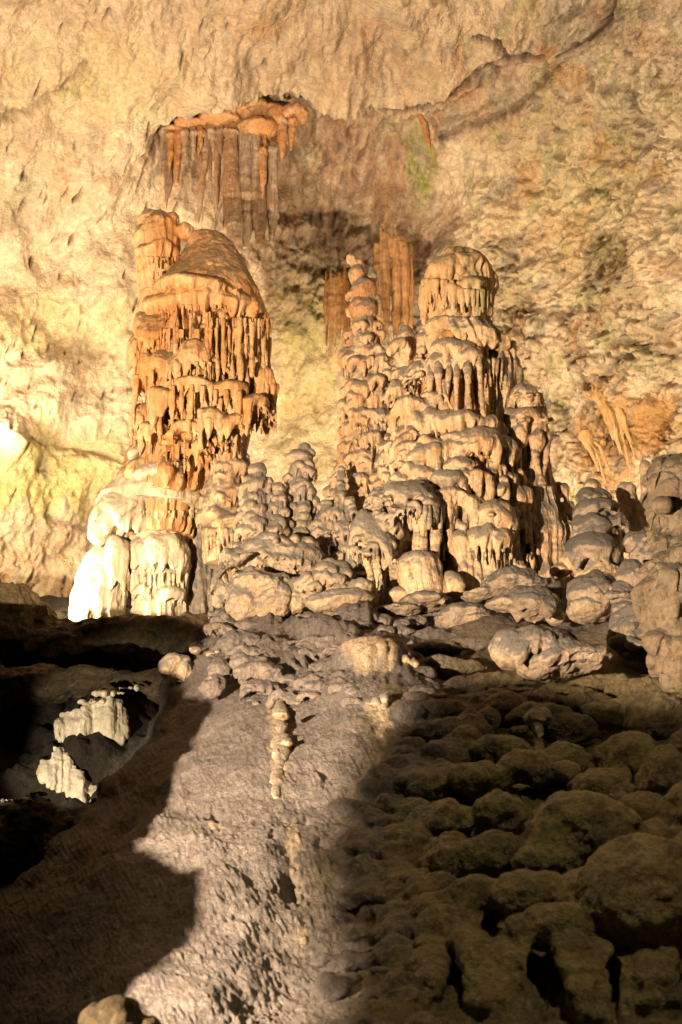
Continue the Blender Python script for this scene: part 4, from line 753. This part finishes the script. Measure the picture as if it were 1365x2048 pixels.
# ------------------------------------------------------------------ hanging things
def wY(x, y): return float(wallY(np.array([[float(x)]]), np.array([[float(y)]]))[0, 0])
LIP = 19.3
mound('rock_lip', LIP, 140, 'rust-orange rock lip that carries the group of hanging stalactites', 'rust', [(500, 222, 50, 36, 60), (440, 246, 54, 20), (385, 256, 44, 16), (548, 232, 34, 32), (345, 264, 26, 13), (588, 232, 36, 22), (480, 203, 28, 20), (515, 260, 50, 24, 50)], kn=[(500, 215, 50, 30, 12, -20)], cat='rock', vox=2.6, n1=(.08, 1.6))
SG = 'stalactites hanging from the rust-orange lip'
for i, (pts, mat, lab) in enumerate([
    ([(334, 258, 13), (336, 320, 11), (338, 362, 10), (334, 395, 5), (332, 420, 1.5)], 'stal', 'leftmost stalactite, brown with an orange needle tip ending just above the column head'),
    ([(358, 254, 10), (360, 290, 10), (356, 330, 8), (354, 368, 4)], 'rust', 'short orange-tan stalactite right of the leftmost one'),
    ([(372, 262, 6), (370, 310, 5), (364, 350, 4), (362, 378, 1.5)], 'stal', 'thin dark stalactite close behind the short orange-tan one'),
    ([(414, 262, 9), (412, 310, 9), (404, 380, 6), (400, 420, 4), (395, 446, 1.5)], 'stal', 'long thin stalactite whose tip curves left, hanging free over the bright wall'),
    ([(436, 262, 7), (436, 330, 8), (434, 400, 5), (432, 440, 2)], 'stal', 'slim brown stalactite left of the thick grey bundle'),
    ([(462, 262, 12), (462, 330, 13), (464, 400, 17), (468, 460, 15), (478, 505, 3)], 'stal', 'thick grey-brown stalactite at the left side of the bundle'),
    ([(490, 262, 12), (492, 340, 15), (492, 400, 18), (494, 450, 14), (492, 496, 4)], 'stal', 'widest grey-brown stalactite in the middle of the bundle'),
    ([(512, 262, 9), (514, 360, 12), (516, 430, 14), (520, 480, 9), (524, 502, 3)], 'stal', 'grey-brown stalactite at the right side of the bundle'),
    ([(527, 300, 8), (526, 350, 7), (524, 400, 3), (523, 412, 1.2)], 'rust', 'short orange spike in front of the right end of the bundle'),
    ([(545, 300, 10), (545, 370, 10), (546, 430, 11), (544, 486, 4)], 'stal', 'brown stalactite just right of the grey bundle'),
    ([(566, 232, 12), (566, 270, 11), (564, 310, 5), (562, 326, 1.5)], 'rust', 'bright rusty stalactite under the right end of the lip'),
    ([(586, 240, 8), (585, 270, 7), (582, 300, 2)], 'rust', 'rightmost and shortest of the rusty stalactites'),
    ([(398, 258, 5), (398, 300, 5), (397, 330, 2)], 'rust', 'tiny orange spike between the thin dark and the curved stalactite'),
    ([(452, 380, 6), (450, 420, 5), (447, 462, 1.5)], 'stal', 'thin pointed shard hanging at the lower left of the grey bundle')]):
    b = B(LIP - .06 * (i % 3), 300 + i); g = 1.3 if 455 < pts[0][0] < 550 and len(pts) > 3 else 1.1; b.tube([(x, y, 0, r * g) for x, y, r in pts], nu=14, wob=.06)
    x, y, r = pts[0]; b.ell(x, y + 4, r * 1.5, 14, lump=.3)
    if r > 8: b.finger(x + r * .9, y + 20, (pts[-1][1] - y) * .45, 4); b.finger(x - r * .8, y + 10, (pts[-1][1] - y) * .6, 4)
    b.cap(x, y + 12, r * 1.15, 10, 26 + r, 5, taper=.5)
    o = b.build('stalactite', mat, None, vox=1.7, sm=1, n1=(.015, 3), n2=(.008, 9), flute=.022, loc=tuple(float(a) for a in P(x, y, LIP))); tag(o, lab, 'stalactite', SG)
rr = np.random.RandomState(5)
for i in range(12):
    x = 345 + i * 20 + rr.uniform(-6, 6); y = float(np.interp(x, [340, 460, 520, 600], [272, 262, 240, 246])); L = rr.uniform(30, 90)
    b = B(LIP - .1, 330 + i); b.tube([(x, y - 12, 0, 8), (x, y + L * .3, 0, 6), (x + rr.uniform(-3, 3), y + L * .7, 0, 4), (x, y + L, 0, 1.3)], nu=10, wob=.2).cap(x, y, 11, 12, 22, 5, taper=.5)
    o = b.build('stalactite', ['stal', 'rust'][i % 3 == 0], None, vox=1.8, sm=1, n1=(.02, 3), n2=(.01, 9), flute=.02, loc=tuple(float(a) for a in P(x, y, LIP))); tag(o, 'small ragged stalactite in the fringe directly under the rust-orange lip', 'stalactite', 'small ragged stalactites under the lip')
def drape(seed, Y, xs, y0, y1, r, label, mat='drape', lean=0, top=None):
    b = B(Y, seed)
    for x in xs:
        L = (y1 - y0) * b.r.uniform(.72, 1); d = b.r.uniform(-6, 6); q = r * b.r.uniform(.7, 1.3)
        b.tube([(x, y0 + b.r.uniform(-18, 22), d, q * .5), (x, y0 + 30, d, q * .9), (x + lean * .4, y0 + L * .4, d, q * 1.1), (x + lean * .8, y0 + L * .8, d, q * .8), (x + lean, y0 + L, d, q * .2)], nu=8, wob=.08)
    b.ell(np.mean(xs), y0 + 26, (max(xs) - min(xs)) / 2 + r * .6, 26, 7, lump=.3)
    o = b.build('drapery', mat, None, vox=2.0, sm=1, n1=(.02, 2), flute=.02, loc=tuple(float(a) for a in P(np.mean(xs), y0, Y))); return tag(o, label, 'drapery', None)
drape(340, 20.6, [653, 662, 671, 680, 690, 698], 545, 730, 6, 'narrow brown-orange fluted drapery hanging left of the slender tower')
drape(341, 20.8, [752, 764, 776, 788, 800, 812, 822, 770, 795], 466, 720, 7, 'wide rust-streaked drapery hanging right behind the slender tower')
drape(342, 20.45, [1186, 1194, 1202, 1210, 1218, 1226, 1232], 764, 950, 4.5, 'slanting orange fluted drapery on the wall above the tiered stack', lean=46, mat='faintrust')
drape(343, 20.5, [1160, 1175, 1184], 850, 980, 4, 'faint thin streaks of drapery left of the slanting orange one', lean=40, mat='faintrust')
drape(344, 19.6, [838, 845], 205, 300, 6, 'short pale post-like drapery under the cracked ceiling edge', lean=14, mat='rust')
drape(345, 18.6, [1078, 1088, 1096], 66, 136, 5, 'little rusty drapery bridging the open crack near the top right', lean=8, mat='rust')
drape(346, 17.0, [556, 566, 576], -30, 22, 7, 'brown stub of drapery cut off by the top edge of the photo', mat='stal')
